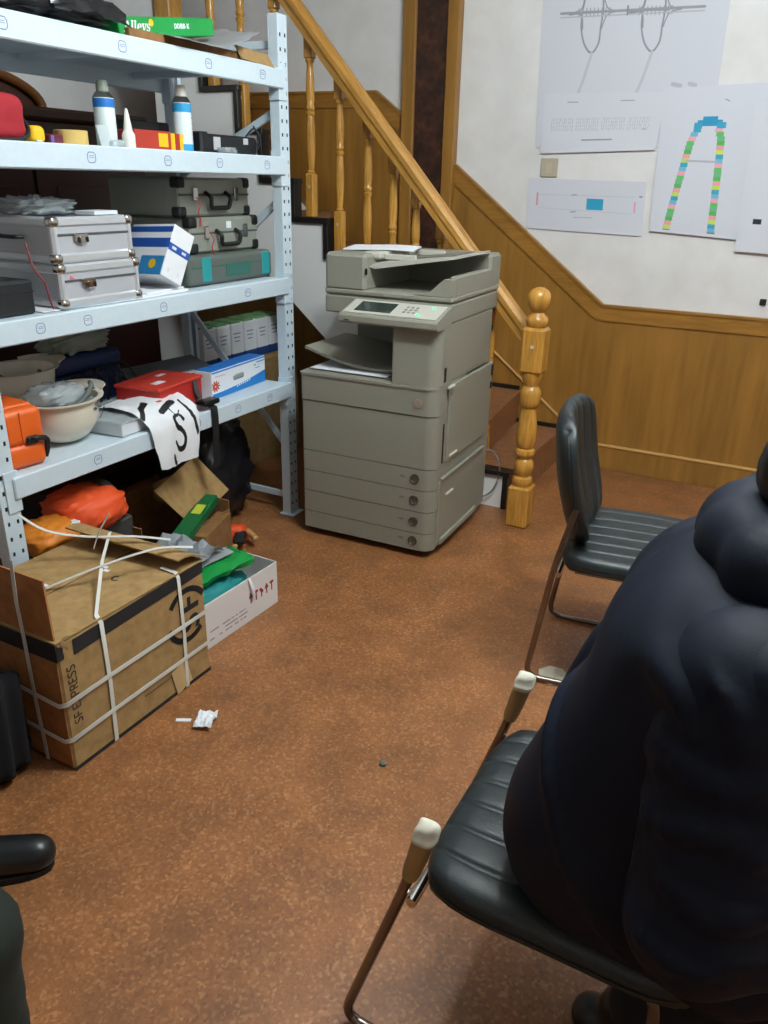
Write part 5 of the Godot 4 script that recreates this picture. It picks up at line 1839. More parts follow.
	bx(st, Vector3(0, 0.095, 0), Vector3(0.26, 0.19, 0.06), 0.002)
	part("box", st, M.card_dark, o)
	# orange clamp-like tool
	o = thing("ratchet_tool", "orange and black tool with pale wooden grips on the floor by the rack", "tool", Vector3(-2.06, 0, -2.48), SH + 0.5)
	st = mb()
	rb(st, Vector3(0, 0.05, 0), Vector3(0.13, 0.07, 0.1), 0.025, 3, turned(Vector3(0, 0, 1), -18))
	rb(st, Vector3(0.035, 0.02, 0.02), Vector3(0.06, 0.036, 0.07), 0.014, 3)
	part("housing", st, M.orange_soft, o)
	st = mb()
	bx(st, Vector3(-0.035, 0.072, 0.035), Vector3(0.07, 0.03, 0.05), 0.006, turned(Vector3(0, 0, 1), 20))
	bx(st, Vector3(0.03, 0.078, 0.0), Vector3(0.06, 0.012, 0.03), 0.003, turned(Vector3(0, 0, 1), -18))
	part("grip_recess", st, M.black, o)
	for q in [0.065, -0.03]:
		st = mb()
		bx(st, Vector3(-0.045, 0.035 + q * 0.2, q), Vector3(0.1, 0.024, 0.026), 0.006, turned(Vector3(0, 1, 0), 30))
		part("wooden_grip", st, mat(Color("b08a52"), 0.6), o)
	# orange gear behind the big carton
	o = thing("life_vest", "bright orange padded bag with black strap behind the big carton", "bag", Vector3(-2.13, 0.345, -1.76), SH)
	st = mb()
	lump(st, Vector3(0.26, 0.14, 0.24), 0.12, 2.0, 104)
	part("bag", st, M.orange_soft, o)
	st = mb()
	strap(st, curve([Vector3(0.12, 0.0, 0.05), Vector3(0.1, 0.1, 0.05), Vector3(0.07, 0.152, 0.0), Vector3(0.05, 0.13, -0.09)]), Vector3(1, 0, 0), 0.035, 0.003)
	part("strap", st, M.black, o)
	o = thing("tool_bag", "yellow-orange soft bag squeezed between the near post and the big carton", "bag", Vector3(-2.08, 0.345, -1.56), SH)
	st = mb()
	lump(st, Vector3(0.2, 0.1, 0.18), 0.14, 2.0, 105)
	part("bag", st, mat(Color("cf7a20"), 0.6), o)
	st = mb()
	bx(st, Vector3(0.06, 0.085, 0.05), Vector3(0.05, 0.01, 0.03), 0.003)
	part("white_label", st, M.paper2, o)
	o = thing("storage_bin", "grey crate on the floor carrying the orange bags", "box", Vector3(-2.16, 0, -1.69), SH)
	st = mb()
	bx(st, Vector3(0, 0.172, 0), Vector3(0.46, 0.343, 0.19), 0.006)
	part("crate", st, mat(Color("3a3532"), 0.8), o)
	# black bag at the left edge
	o = thing("duffel_bag", "black gathered fabric bag standing on the floor beside the big carton", "bag", Vector3(-1.745, 0, -0.985), 0.2)
	st = mb()
	rb(st, Vector3(0, 0.16, 0), Vector3(0.26, 0.31, 0.17), 0.05, 4, Transform3D(), func(p: Vector3, hh: Vector3) -> Vector3: return p + Vector3(0.012 * sin(p.z * 110.0 + p.y * 6.0), 0.0, 0.012 * sin(p.x * 100.0)))
	part("bag", st, M.black_cloth, o)
	st = mb()
	tube(st, bend([Vector3(-0.06, 0.3, 0), Vector3(-0.06, 0.37, 0), Vector3(0.06, 0.37, 0), Vector3(0.06, 0.3, 0)], 0.05), 0.01, 8)
	part("handle", st, M.black_cloth, o)
	# litter
	o = thing("paper_tissue", "crumpled white tissue on the floor in front of the big carton", "litter", Vector3(-1.35, 0, -1.445), 0.4)
	st = mb()
	sheet(st, 9, 9, func(u: float, v: float) -> Vector3: return Vector3((u - 0.5) * 0.055, 0.006 + 0.03 * absf(wrinkle(Vector3(u * 2.6, v * 2.6, 3), 1.0, 106)) + 0.01 * sin(v * 6.0) * u + 0.006, (0.5 - v) * 0.075), 0.001, false)
	part("tissue", st, M.paper, o)
	o = thing("paper_strip", "small white paper strip on the floor beside the tissue", "litter", Vector3(-1.415, 0, -1.42), 0.5)
	st = mb()
	bx(st, Vector3(0, 0.002, 0), Vector3(0.045, 0.004, 0.014), 0.001)
	part("strip", st, M.paper, o)
	o = thing("lint_ball", "tiny dark grey fluff on the floor between the carton and the broken chair", "litter", Vector3(-0.805, 0, -1.546), 0.0)
	st = mb()
	lump(st, Vector3(0.02, 0.01, 0.018), 0.3, 2.0, 107)
	part("lint", st, M.grey_cloth, o)
	o = thing("paper_cup", "pale beige flattened paper scrap on the floor under the far chair", "litter", Vector3(-0.52, 0, -2.2), 0.3)
	st = mb()
	var oc := PackedVector2Array()
	for k in 7:
		var a := TAU * k / 7.0
		oc.append(Vector2(cos(a) * 0.052, sin(a) * 0.058))
	prism(st, oc, 0.0, 0.004, turned(Vector3(1, 0, 0), -90))
	part("scrap", st, mat(Color("b3aa98"), 0.8), o)

# ---------------------------------------------------------------- on the wall
func wall_sheet(called: String, label: String, c: Array, m: Material, z: float, curl := 0.006) -> void:
	# c: four corners (x, y): top left, top right, bottom left, bottom right
	var ctr: Vector2 = (c[0] + c[1] + c[2] + c[3]) / 4.0
	var o := thing(called, label, "paper", Vector3(ctr.x, ctr.y, WZ + z))
	var st := mb()
	sheet(st, 8, 10, func(u: float, v: float) -> Vector3:
		var p: Vector2 = (c[2] as Vector2).lerp(c[3], u).lerp((c[0] as Vector2).lerp(c[1], u), v) - ctr
		return Vector3(p.x, p.y, curl * pow(1.0 - v, 3.0) + 0.0015 * sin(u * 7.0) * sin(v * 5.0) + 0.002), 0.0008)
	part("sheet", st, m, o)

func wall_things() -> void:
	var G := Color("8f929c")
	var L := Color("c6c9d4")
	# large drawing of two interchanges
	var im := canvas(512, 480, Color("d3d6df"))
	var squash := func(pts: Array) -> Array: return pts.map(func(p: Vector2) -> Vector2: return Vector2(p.x, 160.0 + (p.y - 112.0) * 0.74))
	var rd := func(cx: float) -> void:
		strokes(im, squash.call([Vector2(cx - 46, 118), Vector2(cx, 112), Vector2(cx + 60, 112)]), 5, G)
		var F := Color("90939d")
		# spindle-shaped carriageways above and below the crossing, slip roads to both sides
		for e in [-1.0, 1.0]:
			var lo := curve([Vector3(cx + 20 + e * 30, 112, 0), Vector3(cx + 18 + e * 28, 160, 0), Vector3(cx + 22 + e * 22, 205, 0), Vector3(cx + 24 + e * 9, 232, 0), Vector3(cx + 25, 238, 0)], 4)
			var hi := curve([Vector3(cx + 20 + e * 30, 112, 0), Vector3(cx + 22 + e * 26, 70, 0), Vector3(cx + 26 + e * 20, 20, 0), Vector3(cx + 30 + e * 14, -60, 0)], 4)
			strokes(im, squash.call(lo.map(func(p: Vector3) -> Vector2: return Vector2(p.x, p.y))), 4.5, F)
			strokes(im, squash.call(hi.map(func(p: Vector3) -> Vector2: return Vector2(p.x, p.y))), 4.5, F)
		for y1 in [60.0, 164.0]:
			var slip := curve([Vector3(cx - 40, 114, 0), Vector3(cx - 12, lerpf(112.0, y1, 0.2), 0), Vector3(cx - 6, y1, 0)], 5)
			strokes(im, squash.call(slip.map(func(p: Vector3) -> Vector2: return Vector2(p.x, p.y))), 3.0, F)
			slip = curve([Vector3(cx + 92, 112, 0), Vector3(cx + 62, lerpf(112.0, y1, 0.2), 0), Vector3(cx + 48, y1, 0)], 5)
			strokes(im, squash.call(slip.map(func(p: Vector3) -> Vector2: return Vector2(p.x, p.y))), 3.0, F)
		for k in 9:
			stroke(im, Vector2(cx - 20 + k * 11, 152), Vector2(cx - 20 + k * 11, 170), 3, Color("a3a6b0"))
		strokes(im, squash.call([Vector2(cx + 26, 240), Vector2(cx + 8, 320), Vector2(cx - 16, 400)]), 8, Color("c2c5cf"))
	rd.call(128.0)
	rd.call(298.0)
	strokes(im, [Vector2(56, 162), Vector2(450, 156)], 6, Color("9a9da7"))
	strokes(im, [Vector2(56, 171), Vector2(450, 165)], 3, Color("b4b7c1"))
	stroke(im, Vector2(246, 150), Vector2(246, 168), 5, Color("8a8d97"))
	strokes(im, [Vector2(390, 330), Vector2(412, 334)], 10, Color("b9bcc6"))
	strokes(im, [Vector2(436, 330), Vector2(452, 334)], 10, Color("b9bcc6"))
	wall_sheet("wall_drawing", "large pale road plan with two looping interchanges on the white wall", [Vector2(-1.5, 2.58), Vector2(-0.62, 2.53), Vector2(-1.462, 1.672), Vector2(-0.602, 1.68)], print_mat(im, 0.8), 0.001, 0.003)
	im = canvas(384, 240, Color("d6d9e2"))
	var rng := RandomNumberGenerator.new()
	rng.seed = 21
	for r in 4:
		for k in 46:
			var x := 30 + k * 7 + rng.randf() * 3
			if k % 12 == 11: continue
			stroke(im, Vector2(x, 100 + r * 14), Vector2(x, 106 + r * 14 + rng.randf() * 6), 1.8, Color(0.66, 0.67, 0.72, 0.75))
	stroke(im, Vector2(80, 36), Vector2(112, 36), 4, Color("9fa2ad"))
	stroke(im, Vector2(250, 32), Vector2(290, 32), 4, Color("9fa2ad"))
	stroke(im, Vector2(140, 190), Vector2(236, 190), 6, Color("9496a1"))
	stroke(im, Vector2(330, 150), Vector2(340, 150), 3, Color("9496a1"))
	wall_sheet("wall_drawing", "wide sheet of faint tables overlapping the large road plan", [Vector2(-1.44, 1.925), Vector2(-0.832, 1.914), Vector2(-1.43, 1.645), Vector2(-0.85, 1.663)], print_mat(im, 0.8), 0.006, 0.008)
	im = canvas(384, 160, Color("d5d8e1"))
	rect(im, 200, 56, 54, 34, Color("2d9fc6"))
	rect(im, 30, 44, 6, 40, Color("e090a8"))
	rect(im, 352, 60, 5, 32, Color("e6a0b2"))
	stroke(im, Vector2(150, 48), Vector2(164, 46), 5, Color("a9acb7"))
	stroke(im, Vector2(150, 100), Vector2(164, 98), 5, Color("a9acb7"))
	stroke(im, Vector2(160, 116), Vector2(220, 114), 3, Color("b5b8c2"))
	stroke(im, Vector2(368, 44), Vector2(374, 44), 5, Color("94979f"))
	stroke(im, Vector2(40, 50), Vector2(350, 46), 1.5, Color("bfc2cc"))
	stroke(im, Vector2(40, 92), Vector2(350, 96), 1.5, Color("bfc2cc"))
	wall_sheet("wall_drawing", "plan sheet with one bright blue rectangle, pinned under the light switch", [Vector2(-1.485, 1.526), Vector2(-0.872, 1.518), Vector2(-1.478, 1.276), Vector2(-0.86, 1.262)], print_mat(im, 0.8), 0.001, 0.006)
	# arch of coloured blocks
	im = canvas(400, 512, Color("d6d9e3"))
	var C := [Color("3fa3c4"), Color("59b45a"), Color("f0a7bb"), Color("c9dd62"), Color("6fb58a"), Color("74bcd3"), Color("e9a3b0"), Color("5fbf63")]
	for k in 24:
		var u := k / 23.0
		var yy := int(lerpf(138, 482, u))
		var xl := int(lerpf(112, 58, pow(u, 0.9)))
		var xr := int(lerpf(190, 204, pow(u, 0.5)))
		if k < 3:
			xl += [8, 4, 1][k]
			xr -= [6, 3, 0][k]
		rect(im, xl - 12, yy, 24, 15, C[(k * 5) % 8])
		rect(im, xr - 8, yy, 24, 15, C[(k * 5 + 2) % 8])
	rect(im, 118, 112, 78, 20, Color("2f97c2"))
	rect(im, 134, 100, 46, 20, Color("2f97c2"))
	rect(im, 108, 120, 26, 20, Color("3fa3c4"))
	rect(im, 180, 120, 28, 20, Color("3fa3c4"))
	stroke(im, Vector2(96, 250), Vector2(196, 252), 7, Color("b3b6c0"))
	rect(im, 46, 498, 24, 4, Color("80828a"))
	rect(im, 196, 496, 26, 5, Color("80828a"))
	stroke(im, Vector2(196, 46), Vector2(208, 52), 4, Color("a4a7b1"))
	wall_sheet("wall_drawing", "plan sheet showing a tall arch of multicoloured blocks", [Vector2(-0.846, 1.93), Vector2(-0.27, 1.945), Vector2(-0.823, 1.29), Vector2(-0.26, 1.26)], print_mat(im, 0.8), 0.009, 0.006)
	im = canvas(256, 256, Color("d8dbe4"))
	rect(im, 30, 196, 18, 9, Color("26282f"))
	rect(im, 70, 40, 14, 8, Color("26282f"))
	for k in 5: stroke(im, Vector2(120, 120 + k * 10), Vector2(200, 118 + k * 10), 2, Color("b4b7c2"))
	wall_sheet("wall_drawing", "white plan sheet with two small black marks at the arch sheet's far side", [Vector2(-0.43, 1.86), Vector2(0.12, 1.86), Vector2(-0.405, 1.215), Vector2(0.12, 1.2)], print_mat(im, 0.8), 0.018, 0.004)
	# light switch
	var o := thing("light_switch", "small square beige light switch on the white wall between two plan sheets", "switch", Vector3(-1.378, 1.578, WZ))
	var st := mb()
	bx(st, Vector3(0, 0, 0.006), Vector3(0.09, 0.09, 0.012), 0.003)
	part("plate", st, M.switch_beige, o)
	st = mb()
	bx(st, Vector3(0, 0, 0.0135), Vector3(0.034, 0.05, 0.004), 0.001, turned(Vector3(1, 0, 0), 4))
	part("rocker", st, mat(Color("c3bba7"), 0.5), o)
	o = thing("wall_hook", "small black hook on the white wall just above the cap rail", "hook", Vector3(-0.235, 0.985, WZ))
	st = mb()
	bx(st, Vector3(0, 0, 0.004), Vector3(0.03, 0.03, 0.008), 0.003)
	tube(st, curve([Vector3(0, 0, 0.008), Vector3(0, -0.006, 0.025), Vector3(0, 0.008, 0.032)]), 0.004, 6)
	part("hook", st, M.black, o)

# ---------------------------------------------------------------- people
func smooth_noise(p: Vector3, f: float, sd: int) -> float:
	var n: FastNoiseLite = M.get("smooth%d" % sd)
	if n == null:
		n = FastNoiseLite.new()
		n.seed = sd
		n.frequency = 1.0
		n.noise_type = FastNoiseLite.TYPE_SIMPLEX_SMOOTH
		n.fractal_type = FastNoiseLite.FRACTAL_NONE
		M["smooth%d" % sd] = n
	return n.get_noise_3d(p.x * f, p.y * f, p.z * f)

# one smooth surface round tapered bones [a, b, radius a, radius b]
func field(st: SurfaceTool, bones: Array, cell: float, k: float, disp = null) -> void:
	var lo := Vector3.INF
	var hi := -Vector3.INF
	for b in bones:
		var r: float = maxf(b[2], b[3]) + 3.0 * cell + 0.01
		for q in 2:
			lo = lo.min((b[q] as Vector3) - Vector3(r, r, r))
			hi = hi.max((b[q] as Vector3) + Vector3(r, r, r))
	var n := Vector3i(((hi - lo) / cell).ceil()) + Vector3i.ONE
	var f := PackedFloat32Array()
	f.resize(n.x * n.y * n.z)
	f.fill(1.0)
	for b in bones:
		var a: Vector3 = b[0]
		var c: Vector3 = b[1]
		var ra: float = b[2]
		var rc: float = b[3]
		var ac := c - a
		var l2 := maxf(ac.length_squared(), 1e-9)
		var r := maxf(ra, rc) + k + 2.5 * cell
		var i0 := Vector3i(((a.min(c) - Vector3(r, r, r) - lo) / cell).floor()).clamp(Vector3i.ZERO, n - Vector3i.ONE)
		var i1 := Vector3i(((a.max(c) + Vector3(r, r, r) - lo) / cell).ceil()).clamp(Vector3i.ZERO, n - Vector3i.ONE)
		for z in range(i0.z, i1.z + 1):
			for y in range(i0.y, i1.y + 1):
				var at := (z * n.y + y) * n.x
				for x in range(i0.x, i1.x + 1):
					var p := lo + Vector3(x, y, z) * cell
					var u := clampf((p - a).dot(ac) / l2, 0.0, 1.0)
					var d := p.distance_to(a + ac * u) - lerpf(ra, rc, u)
					var e := f[at + x]
					var h := maxf(k - absf(e - d), 0.0) / k
					f[at + x] = minf(e, d) - h * h * k * 0.25
	if disp != null:
		for z in n.z:
			for y in n.y:
				var at := (z * n.y + y) * n.x
				for x in n.x:
					if absf(f[at + x]) < 0.06: f[at + x] += disp.call(lo + Vector3(x, y, z) * cell)
	# surface nets
	var sx := 1
	var sy := n.x
	var sz := n.x * n.y
	var offs := [0, sx, sy, sx + sy, sz, sx + sz, sy + sz, sx + sy + sz]
	var vert := {}
	for z in n.z - 1:
		for y in n.y - 1:
			for x in n.x - 1:
				var i := z * sz + y * sy + x
				if absf(f[i]) > 3.0 * cell: continue
				var inside := 0
				for o in offs:
					if f[i + o] < 0.0: inside += 1
				if inside == 0 or inside == 8: continue
				var sum := Vector3.ZERO
				var cnt := 0
				for e in 12:
					var p: Array = EDGE[e]
					var fa := f[i + offs[p[0]]]
					var fb := f[i + offs[p[1]]]
					if (fa < 0.0) == (fb < 0.0): continue
					var u := fa / (fa - fb)
					var pa := Vector3(p[0] & 1, (p[0] >> 1) & 1, p[0] >> 2)
					var pb := Vector3(p[1] & 1, (p[1] >> 1) & 1, p[1] >> 2)
					sum += pa.lerp(pb, u)
					cnt += 1
				vert[i] = lo + (Vector3(x, y, z) + sum / cnt) * cell
	st.set_smooth_group(0)
	for i in vert:
		for ax in 3:
			var s0: int = [sx, sy, sz][ax]
			var s1: int = [sy, sz, sx][ax]
			var s2: int = [sz, sx, sy][ax]
			var fa := f[i]
			var fb := f[i + s0]
			if (fa < 0.0) == (fb < 0.0): continue
			if not (vert.has(i - s1) and vert.has(i - s2) and vert.has(i - s1 - s2)): continue
			var q := [vert[i], vert[i - s1], vert[i - s1 - s2], vert[i - s2]]
			if fa < 0.0: quad(st, q[0], q[1], q[2], q[3])
			else: quad(st, q[3], q[2], q[1], q[0])
	st.set_smooth_group(-1)

const EDGE := [[0, 1], [2, 3], [4, 5], [6, 7], [0, 2], [1, 3], [4, 6], [5, 7], [0, 4], [1, 5], [2, 6], [3, 7]]

# hand at wrist w, pointing along dir, palm facing down, thumb towards in_
func hand_bones(w: Vector3, dir: Vector3, in_: Vector3, down: Vector3) -> Array:
	var b := []
	var kn := w + dir * 0.085
	for q in 4:
		var off := in_ * (0.03 - q * 0.02)
		b.append([w + off * 0.5, kn + off, 0.017, 0.014])
		var l: float = [0.07, 0.078, 0.072, 0.058][q]
		var j1 := kn + off + (dir * 0.8 + down * 0.45).normalized() * l * 0.45
		var j2 := j1 + (dir * 0.5 + down * 0.85).normalized() * l * 0.33
		var j3 := j2 + (dir * 0.1 + down * 1.0).normalized() * l * 0.26
		b.append([kn + off, j1, 0.0095, 0.0088])
		b.append([j1, j2, 0.0088, 0.0082])
		b.append([j2, j3, 0.0082, 0.0072])
	var t0 := w + dir * 0.028 + in_ * 0.028
	var t1 := t0 + (dir * 0.7 + in_ * 0.7).normalized() * 0.045
	var t2 := t1 + (dir * 0.95 + in_ * 0.2 + down * 0.3).normalized() * 0.032
	b.append([t0, t1, 0.014, 0.0105])
	b.append([t1, t2, 0.0105, 0.0085])
	return b

# facing +x at origin on the floor; joints in metres
func seated(o: Node3D, j: Dictionary, jacket: Material, trousers: Material, shoes: Material, sole: Material, fine: float) -> void:
	var body := mb()
	field(body, [[j.pelvis, j.chest, 0.11, 0.12], [j.chest, j.neck, 0.1, 0.06], [j.neck, j.head, 0.055, 0.06],
		[j.chest + Vector3(0, 0.06, 0.05), j.sh_r, 0.07, 0.055], [j.chest + Vector3(0, 0.06, -0.05), j.sh_l, 0.07, 0.055], [j.sh_r, j.el_r, 0.05, 0.04], [j.sh_l, j.el_l, 0.05, 0.04], [j.el_r, j.wr_r, 0.04, 0.028], [j.el_l, j.wr_l, 0.04, 0.028],
		[j.pelvis + Vector3(0, 0, 0.08), j.kn_r, 0.075, 0.055], [j.pelvis + Vector3(0, 0, -0.08), j.kn_l, 0.075, 0.055], [j.kn_r, j.an_r, 0.05, 0.035], [j.kn_l, j.an_l, 0.05, 0.035]], 0.016, 0.05)
	for s in ["r", "l"]:
		var w: Vector3 = j["wr_" + s]
		var d: Vector3 = (w - j["el_" + s]).normalized()
		field(body, hand_bones(w, d, Vector3(0, 0, -1 if s == "r" else 1), Vector3.DOWN), 0.0042, 0.006)
	var h: Vector3 = j.head
	var fw: Vector3 = j.face
	var sd := fw.cross(Vector3.UP).normalized()
	var up := sd.cross(fw).normalized()
	var hb := [[h - fw * 0.02, h + fw * 0.02 + up * 0.02, 0.078, 0.076], [h + up * 0.03 - fw * 0.02, h + up * 0.04 + fw * 0.01, 0.078, 0.074], [h + fw * 0.05 - up * 0.04, h + fw * 0.066 - up * 0.09, 0.05, 0.028],
		[h + fw * 0.088 + up * 0.005, h + fw * 0.108 - up * 0.025, 0.011, 0.015], [h + fw * 0.078 - up * 0.052 - sd * 0.018, h + fw * 0.078 - up * 0.052 + sd * 0.018, 0.013, 0.013]]
	for e in [-1.0, 1.0]:
		hb.append([h + fw * 0.072 + up * 0.014 + sd * e * 0.032, h + fw * 0.074 + up * 0.014 + sd * e * 0.034, 0.015, 0.015])
		hb.append([h + sd * e * 0.082 + up * 0.015, h + sd * e * 0.086 - up * 0.025, 0.014, 0.01])
		hb.append([h + fw * 0.078 + up * 0.038 + sd * e * 0.015, h + fw * 0.07 + up * 0.036 + sd * e * 0.045, 0.01, 0.009])
	field(body, hb, 0.006, 0.014)
	part("body", body, M.skin, o)
	var st := mb()
	for e in [-1.0, 1.0]:
		rb(st, h + fw * 0.0865 + up * 0.013 + sd * e * 0.033, Vector3(0.014, 0.006, 0.014), 0.003, 2)
	part("eyes", st, M.hair, o)
	st = mb()
	field(st, [[h - fw * 0.03 + up * 0.03, h + fw * 0.012 + up * 0.062, 0.089, 0.076], [h - fw * 0.05 - up * 0.02, h - fw * 0.03 + up * 0.03, 0.066, 0.085]], 0.008, 0.03, func(p: Vector3) -> float: return 0.006 * wrinkle(p, 22.0, 121))
	part("hair", st, M.hair, o)
	st = mb()
	var jb := [[j.pelvis + Vector3(-0.01, 0.03, 0.1), j.chest + Vector3(-0.005, -0.03, 0.1), 0.165, 0.158], [j.pelvis + Vector3(-0.01, 0.03, -0.1), j.chest + Vector3(-0.005, -0.03, -0.1), 0.165, 0.158],
		[j.pelvis + Vector3(0.05, 0.04, 0.09), j.chest + Vector3(0.05, 0, 0.06), 0.15, 0.12], [j.pelvis + Vector3(0.05, 0.04, -0.09), j.chest + Vector3(0.05, 0, -0.06), 0.15, 0.12],
		[j.chest + Vector3(0, 0.02, 0.07), j.sh_r, 0.14, 0.1], [j.chest + Vector3(0, 0.02, -0.07), j.sh_l, 0.14, 0.1], [j.chest, j.neck - Vector3(0, 0.02, 0), 0.14, 0.1]]
	var arms := []
	for q in ["r", "l"]:
		var el: Vector3 = j["el_" + q]
		var wr: Vector3 = j["wr_" + q]
		var sp0: Vector3 = j["sh_" + q]
		var ab := [[sp0.lerp(j.chest, 0.25), sp0, 0.11, 0.098], [sp0, el, 0.098, 0.084], [el, wr - (wr - el).normalized() * 0.02, 0.082, 0.052]]
		# cloth folds winding round the upper sleeve
		var out := 1.0 if q == "r" else -1.0
		for k in 7:
			var t0 := 0.12 + 0.125 * k
			var ph := -1.35 + 0.55 * (k % 3)
			var prev := Vector3.ZERO
			for e in 6:
				var u := e / 5.0
				var an := ph + u * 1.9
				var tt := t0 + 0.17 * u * (1.0 if k % 2 == 0 else -0.6) + 0.03 * sin(u * 6.0)
				var ctr := sp0.lerp(el, clampf(tt, 0.0, 1.0))
				var pt := ctr + Vector3(sin(an), 0, cos(an) * out) * (lerpf(0.095, 0.083, clampf(tt, 0.0, 1.0)) - 0.002)
				if e > 0: ab.append([prev, pt, maxf(0.009 * sin(PI * (u - 0.2)), 0.0) + 0.002, maxf(0.009 * sin(PI * u), 0.0) + 0.002])
				prev = pt
		arms.append(ab)
	if j.has("skirt"):
		jb.append_array(j.skirt)
	field(st, jb, fine, 0.05, func(p: Vector3) -> float:
		var a := clampf(0.4 + 1.3 * smooth_noise(p, 3.0, 122), 0.0, 1.0)
		var back := sin((p.y * 0.7 + p.z * 0.75 + p.x * 0.6) * 26.0 + 4.5 * smooth_noise(p, 3.2, 123))
		return -0.013 * pow(maxf(back, 0.0), 2.5) * a)
	for bones in arms:
		field(st, bones, fine * 0.8, 0.016, func(p: Vector3) -> float:
			var a := clampf(0.5 + 1.4 * smooth_noise(p, 5.0, 124), 0.0, 1.0)
			var fold := sin((p.y * 0.85 + p.x * 0.6) * 38.0 + 5.0 * smooth_noise(p, 4.0, 125))
			return -0.009 * pow(maxf(fold, 0.0), 2.5) * a)
	part("jacket", st, jacket, o)
	if j.has("hood"):
		st = mb()
		var hp: Array = j.hood
		var hbn := []
		for i in hp.size() - 1:
			hbn.append([hp[i][0], hp[i + 1][0], hp[i][1], hp[i + 1][1]])
		field(st, hbn, fine * 0.9, 0.02, func(p: Vector3) -> float: return 0.01 * smooth_noise(p, 5.0, 124))
		part("hood", st, jacket, o)
	st = mb()
	var tw := [[j.pelvis, j.pelvis + Vector3(0.04, 0.0, 0), 0.15, 0.14]]
	for s in [["r", 0.085], ["l", -0.085]]:
		var kn: Vector3 = j["kn_" + s[0]]
		var an: Vector3 = j["an_" + s[0]]
		tw.append([j.pelvis + Vector3(0.02, -0.005, s[1]), kn, 0.1, 0.078])
		tw.append([kn, an + (kn - an).normalized() * 0.04, 0.074, 0.06])
	field(st, tw, 0.013, 0.035, func(p: Vector3) -> float: return 0.01 * absf(wrinkle(Vector3(p.x, p.y * 1.6, p.z), 7.0, 125)))
	part("trousers", st, trousers, o)
	for s in ["r", "l"]:
		var an: Vector3 = j["an_" + s]
		var fd: Vector3 = j.get("toe_" + s, Vector3(1, 0, 0))
		st = mb()
		var g: float = j.get("lift_" + s, 0.0)
		var heel := Vector3(an.x, 0.045 + g, an.z) - fd * 0.05
		var toe := Vector3(an.x, 0.04 + g * 0.2, an.z) + fd * 0.165
		field(st, [[heel, toe, 0.04, 0.037], [heel.lerp(toe, 0.55), toe + fd * 0.01, 0.045, 0.036], [an, heel.lerp(toe, 0.3), 0.042, 0.045]], 0.007, 0.025, func(p: Vector3) -> float: return maxf(0.0, (0.018 - p.y + g) * 3.0) if g <= 0.0 else 0.0)
		var sp := part("shoe", st, shoes, o)
		st = mb()
		var poly := PackedVector2Array()
		for q in 24:
			var a := TAU * q / 24.0
			poly.append(Vector2(0.05 + 0.155 * signf(cos(a)) * pow(absf(cos(a)), 0.75), (0.05 if cos(a) > -0.2 else 0.042) * signf(sin(a)) * pow(absf(sin(a)), 0.7)))
		var ax := Vector3(toe.x - heel.x, toe.y - heel.y - 0.0, toe.z - heel.z).normalized()
		var ay := Vector3.UP.cross(ax).normalized()
		prism(st, poly, 0.0, 0.02, Transform3D(Basis(ax, ay, ax.cross(ay)), Vector3(an.x, 0.0 + g * 0.7, an.z)))
		part("shoe_sole", st, sole, sp)

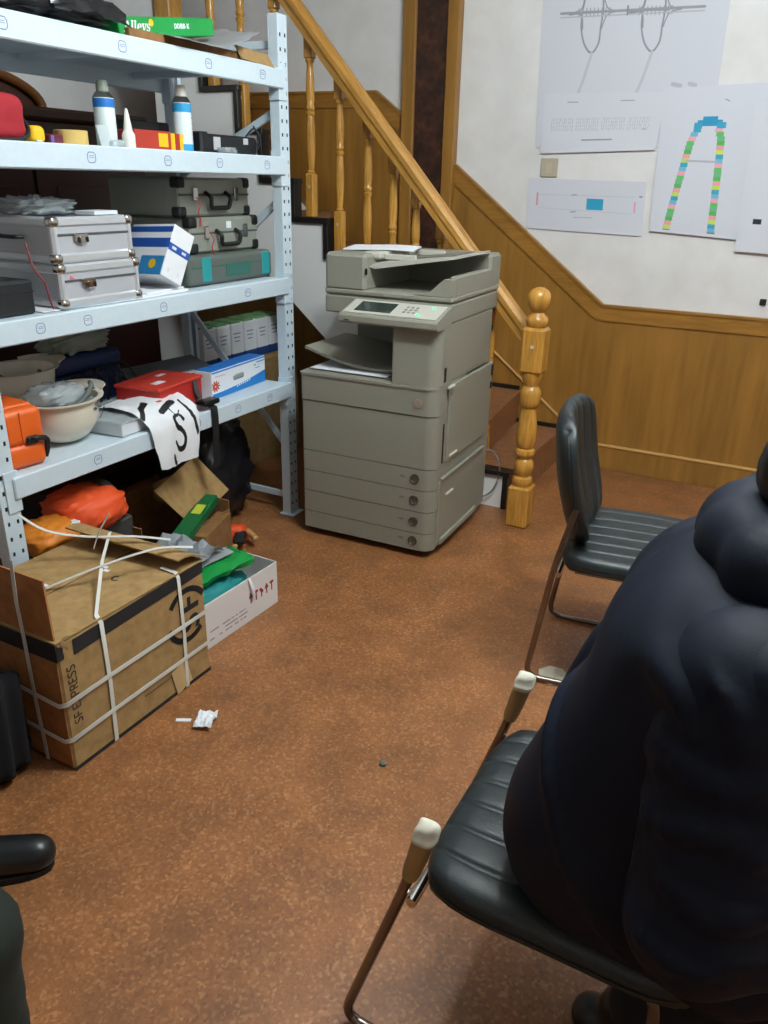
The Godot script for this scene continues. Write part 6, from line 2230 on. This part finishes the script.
func people() -> void:
	var Z := -1.095
	var base := Vector3(-0.1, 0, Z)
	var o := thing("person", "person in a dark navy hooded jacket seated on the chair without a backrest", "person", base)
	var P := func(x: float, y: float, z: float) -> Vector3: return Vector3(x, y, z) - base
	seated(o, {
		"pelvis": P.call(-0.10, 0.585, Z), "chest": P.call(-0.015, 0.9, Z), "neck": P.call(0.035, 1.05, Z), "head": P.call(0.094, 1.168, Z), "face": Vector3(0.93, -0.36, 0).normalized(),
		"sh_r": P.call(0.02, 0.955, Z + 0.205), "sh_l": P.call(0.02, 0.955, Z - 0.205), "el_r": P.call(0.02, 0.66, Z + 0.285), "el_l": P.call(0.1, 0.68, Z - 0.27), "wr_r": P.call(0.27, 0.665, Z + 0.17), "wr_l": P.call(0.33, 0.665, Z - 0.14),
		"kn_r": P.call(0.34, 0.53, Z + 0.12), "kn_l": P.call(0.34, 0.53, Z - 0.12), "an_r": P.call(-0.05, 0.13, Z + 0.03), "an_l": P.call(0.38, 0.1, Z - 0.14), "lift_r": 0.03,
		"skirt": [[P.call(-0.13, 0.55, Z + 0.1), P.call(0.06, 0.55, Z + 0.13), 0.14, 0.14], [P.call(-0.13, 0.55, Z - 0.12), P.call(0.06, 0.55, Z - 0.13), 0.15, 0.14]],
		"hood": [[P.call(0.15, 1.05, Z + 0.1), 0.035], [P.call(0.09, 1.06, Z + 0.135), 0.046], [P.call(0.02, 1.065, Z + 0.115), 0.056], [P.call(-0.018, 1.06, Z + 0.045), 0.062], [P.call(-0.018, 1.06, Z - 0.04), 0.062], [P.call(0.01, 1.065, Z - 0.11), 0.054], [P.call(0.08, 1.06, Z - 0.135), 0.044], [P.call(0.15, 1.05, Z - 0.1), 0.035]],
	}, M.jacket, M.trousers, M.shoe, M.tan_sole, 0.0095)
	# second person, mostly out of view: only a shoe and a knee reach into the picture
	base = Vector3(-1.42, 0, -0.35)
	var c := thing("office_chair", "black pleated leatherette chair under the person in olive trousers", "chair", base + Vector3(-0.03, 0, 0.03), SH + PI / 4)
	chair_frame(c, M.toned_chrome, true)
	o = thing("person", "person in dark olive trousers and black shoes sitting beside the big carton", "person", base, PI / 4)
	seated(o, {
		"pelvis": Vector3(-0.03, 0.59, 0), "chest": Vector3(-0.02, 0.92, 0), "neck": Vector3(0.0, 1.1, 0), "head": Vector3(0.04, 1.26, 0), "face": Vector3(0.96, -0.25, 0).normalized(),
		"sh_r": Vector3(-0.02, 0.99, 0.2), "sh_l": Vector3(-0.02, 0.99, -0.2), "el_r": Vector3(0.0, 0.7, 0.25), "el_l": Vector3(0.0, 0.7, -0.25), "wr_r": Vector3(0.18, 0.7, 0.12), "wr_l": Vector3(0.18, 0.7, -0.12),
		"kn_r": Vector3(0.41, 0.435, 0.275), "kn_l": Vector3(0.28, 0.54, -0.28), "an_r": Vector3(0.42, 0.1, 0.31), "an_l": Vector3(0.233, 0.1, -0.31), "toe_l": Vector3(0.99, 0, 0.1).normalized(),
	}, M.black_cloth, M.trousers_green, M.shoe, M.sole, 0.014)
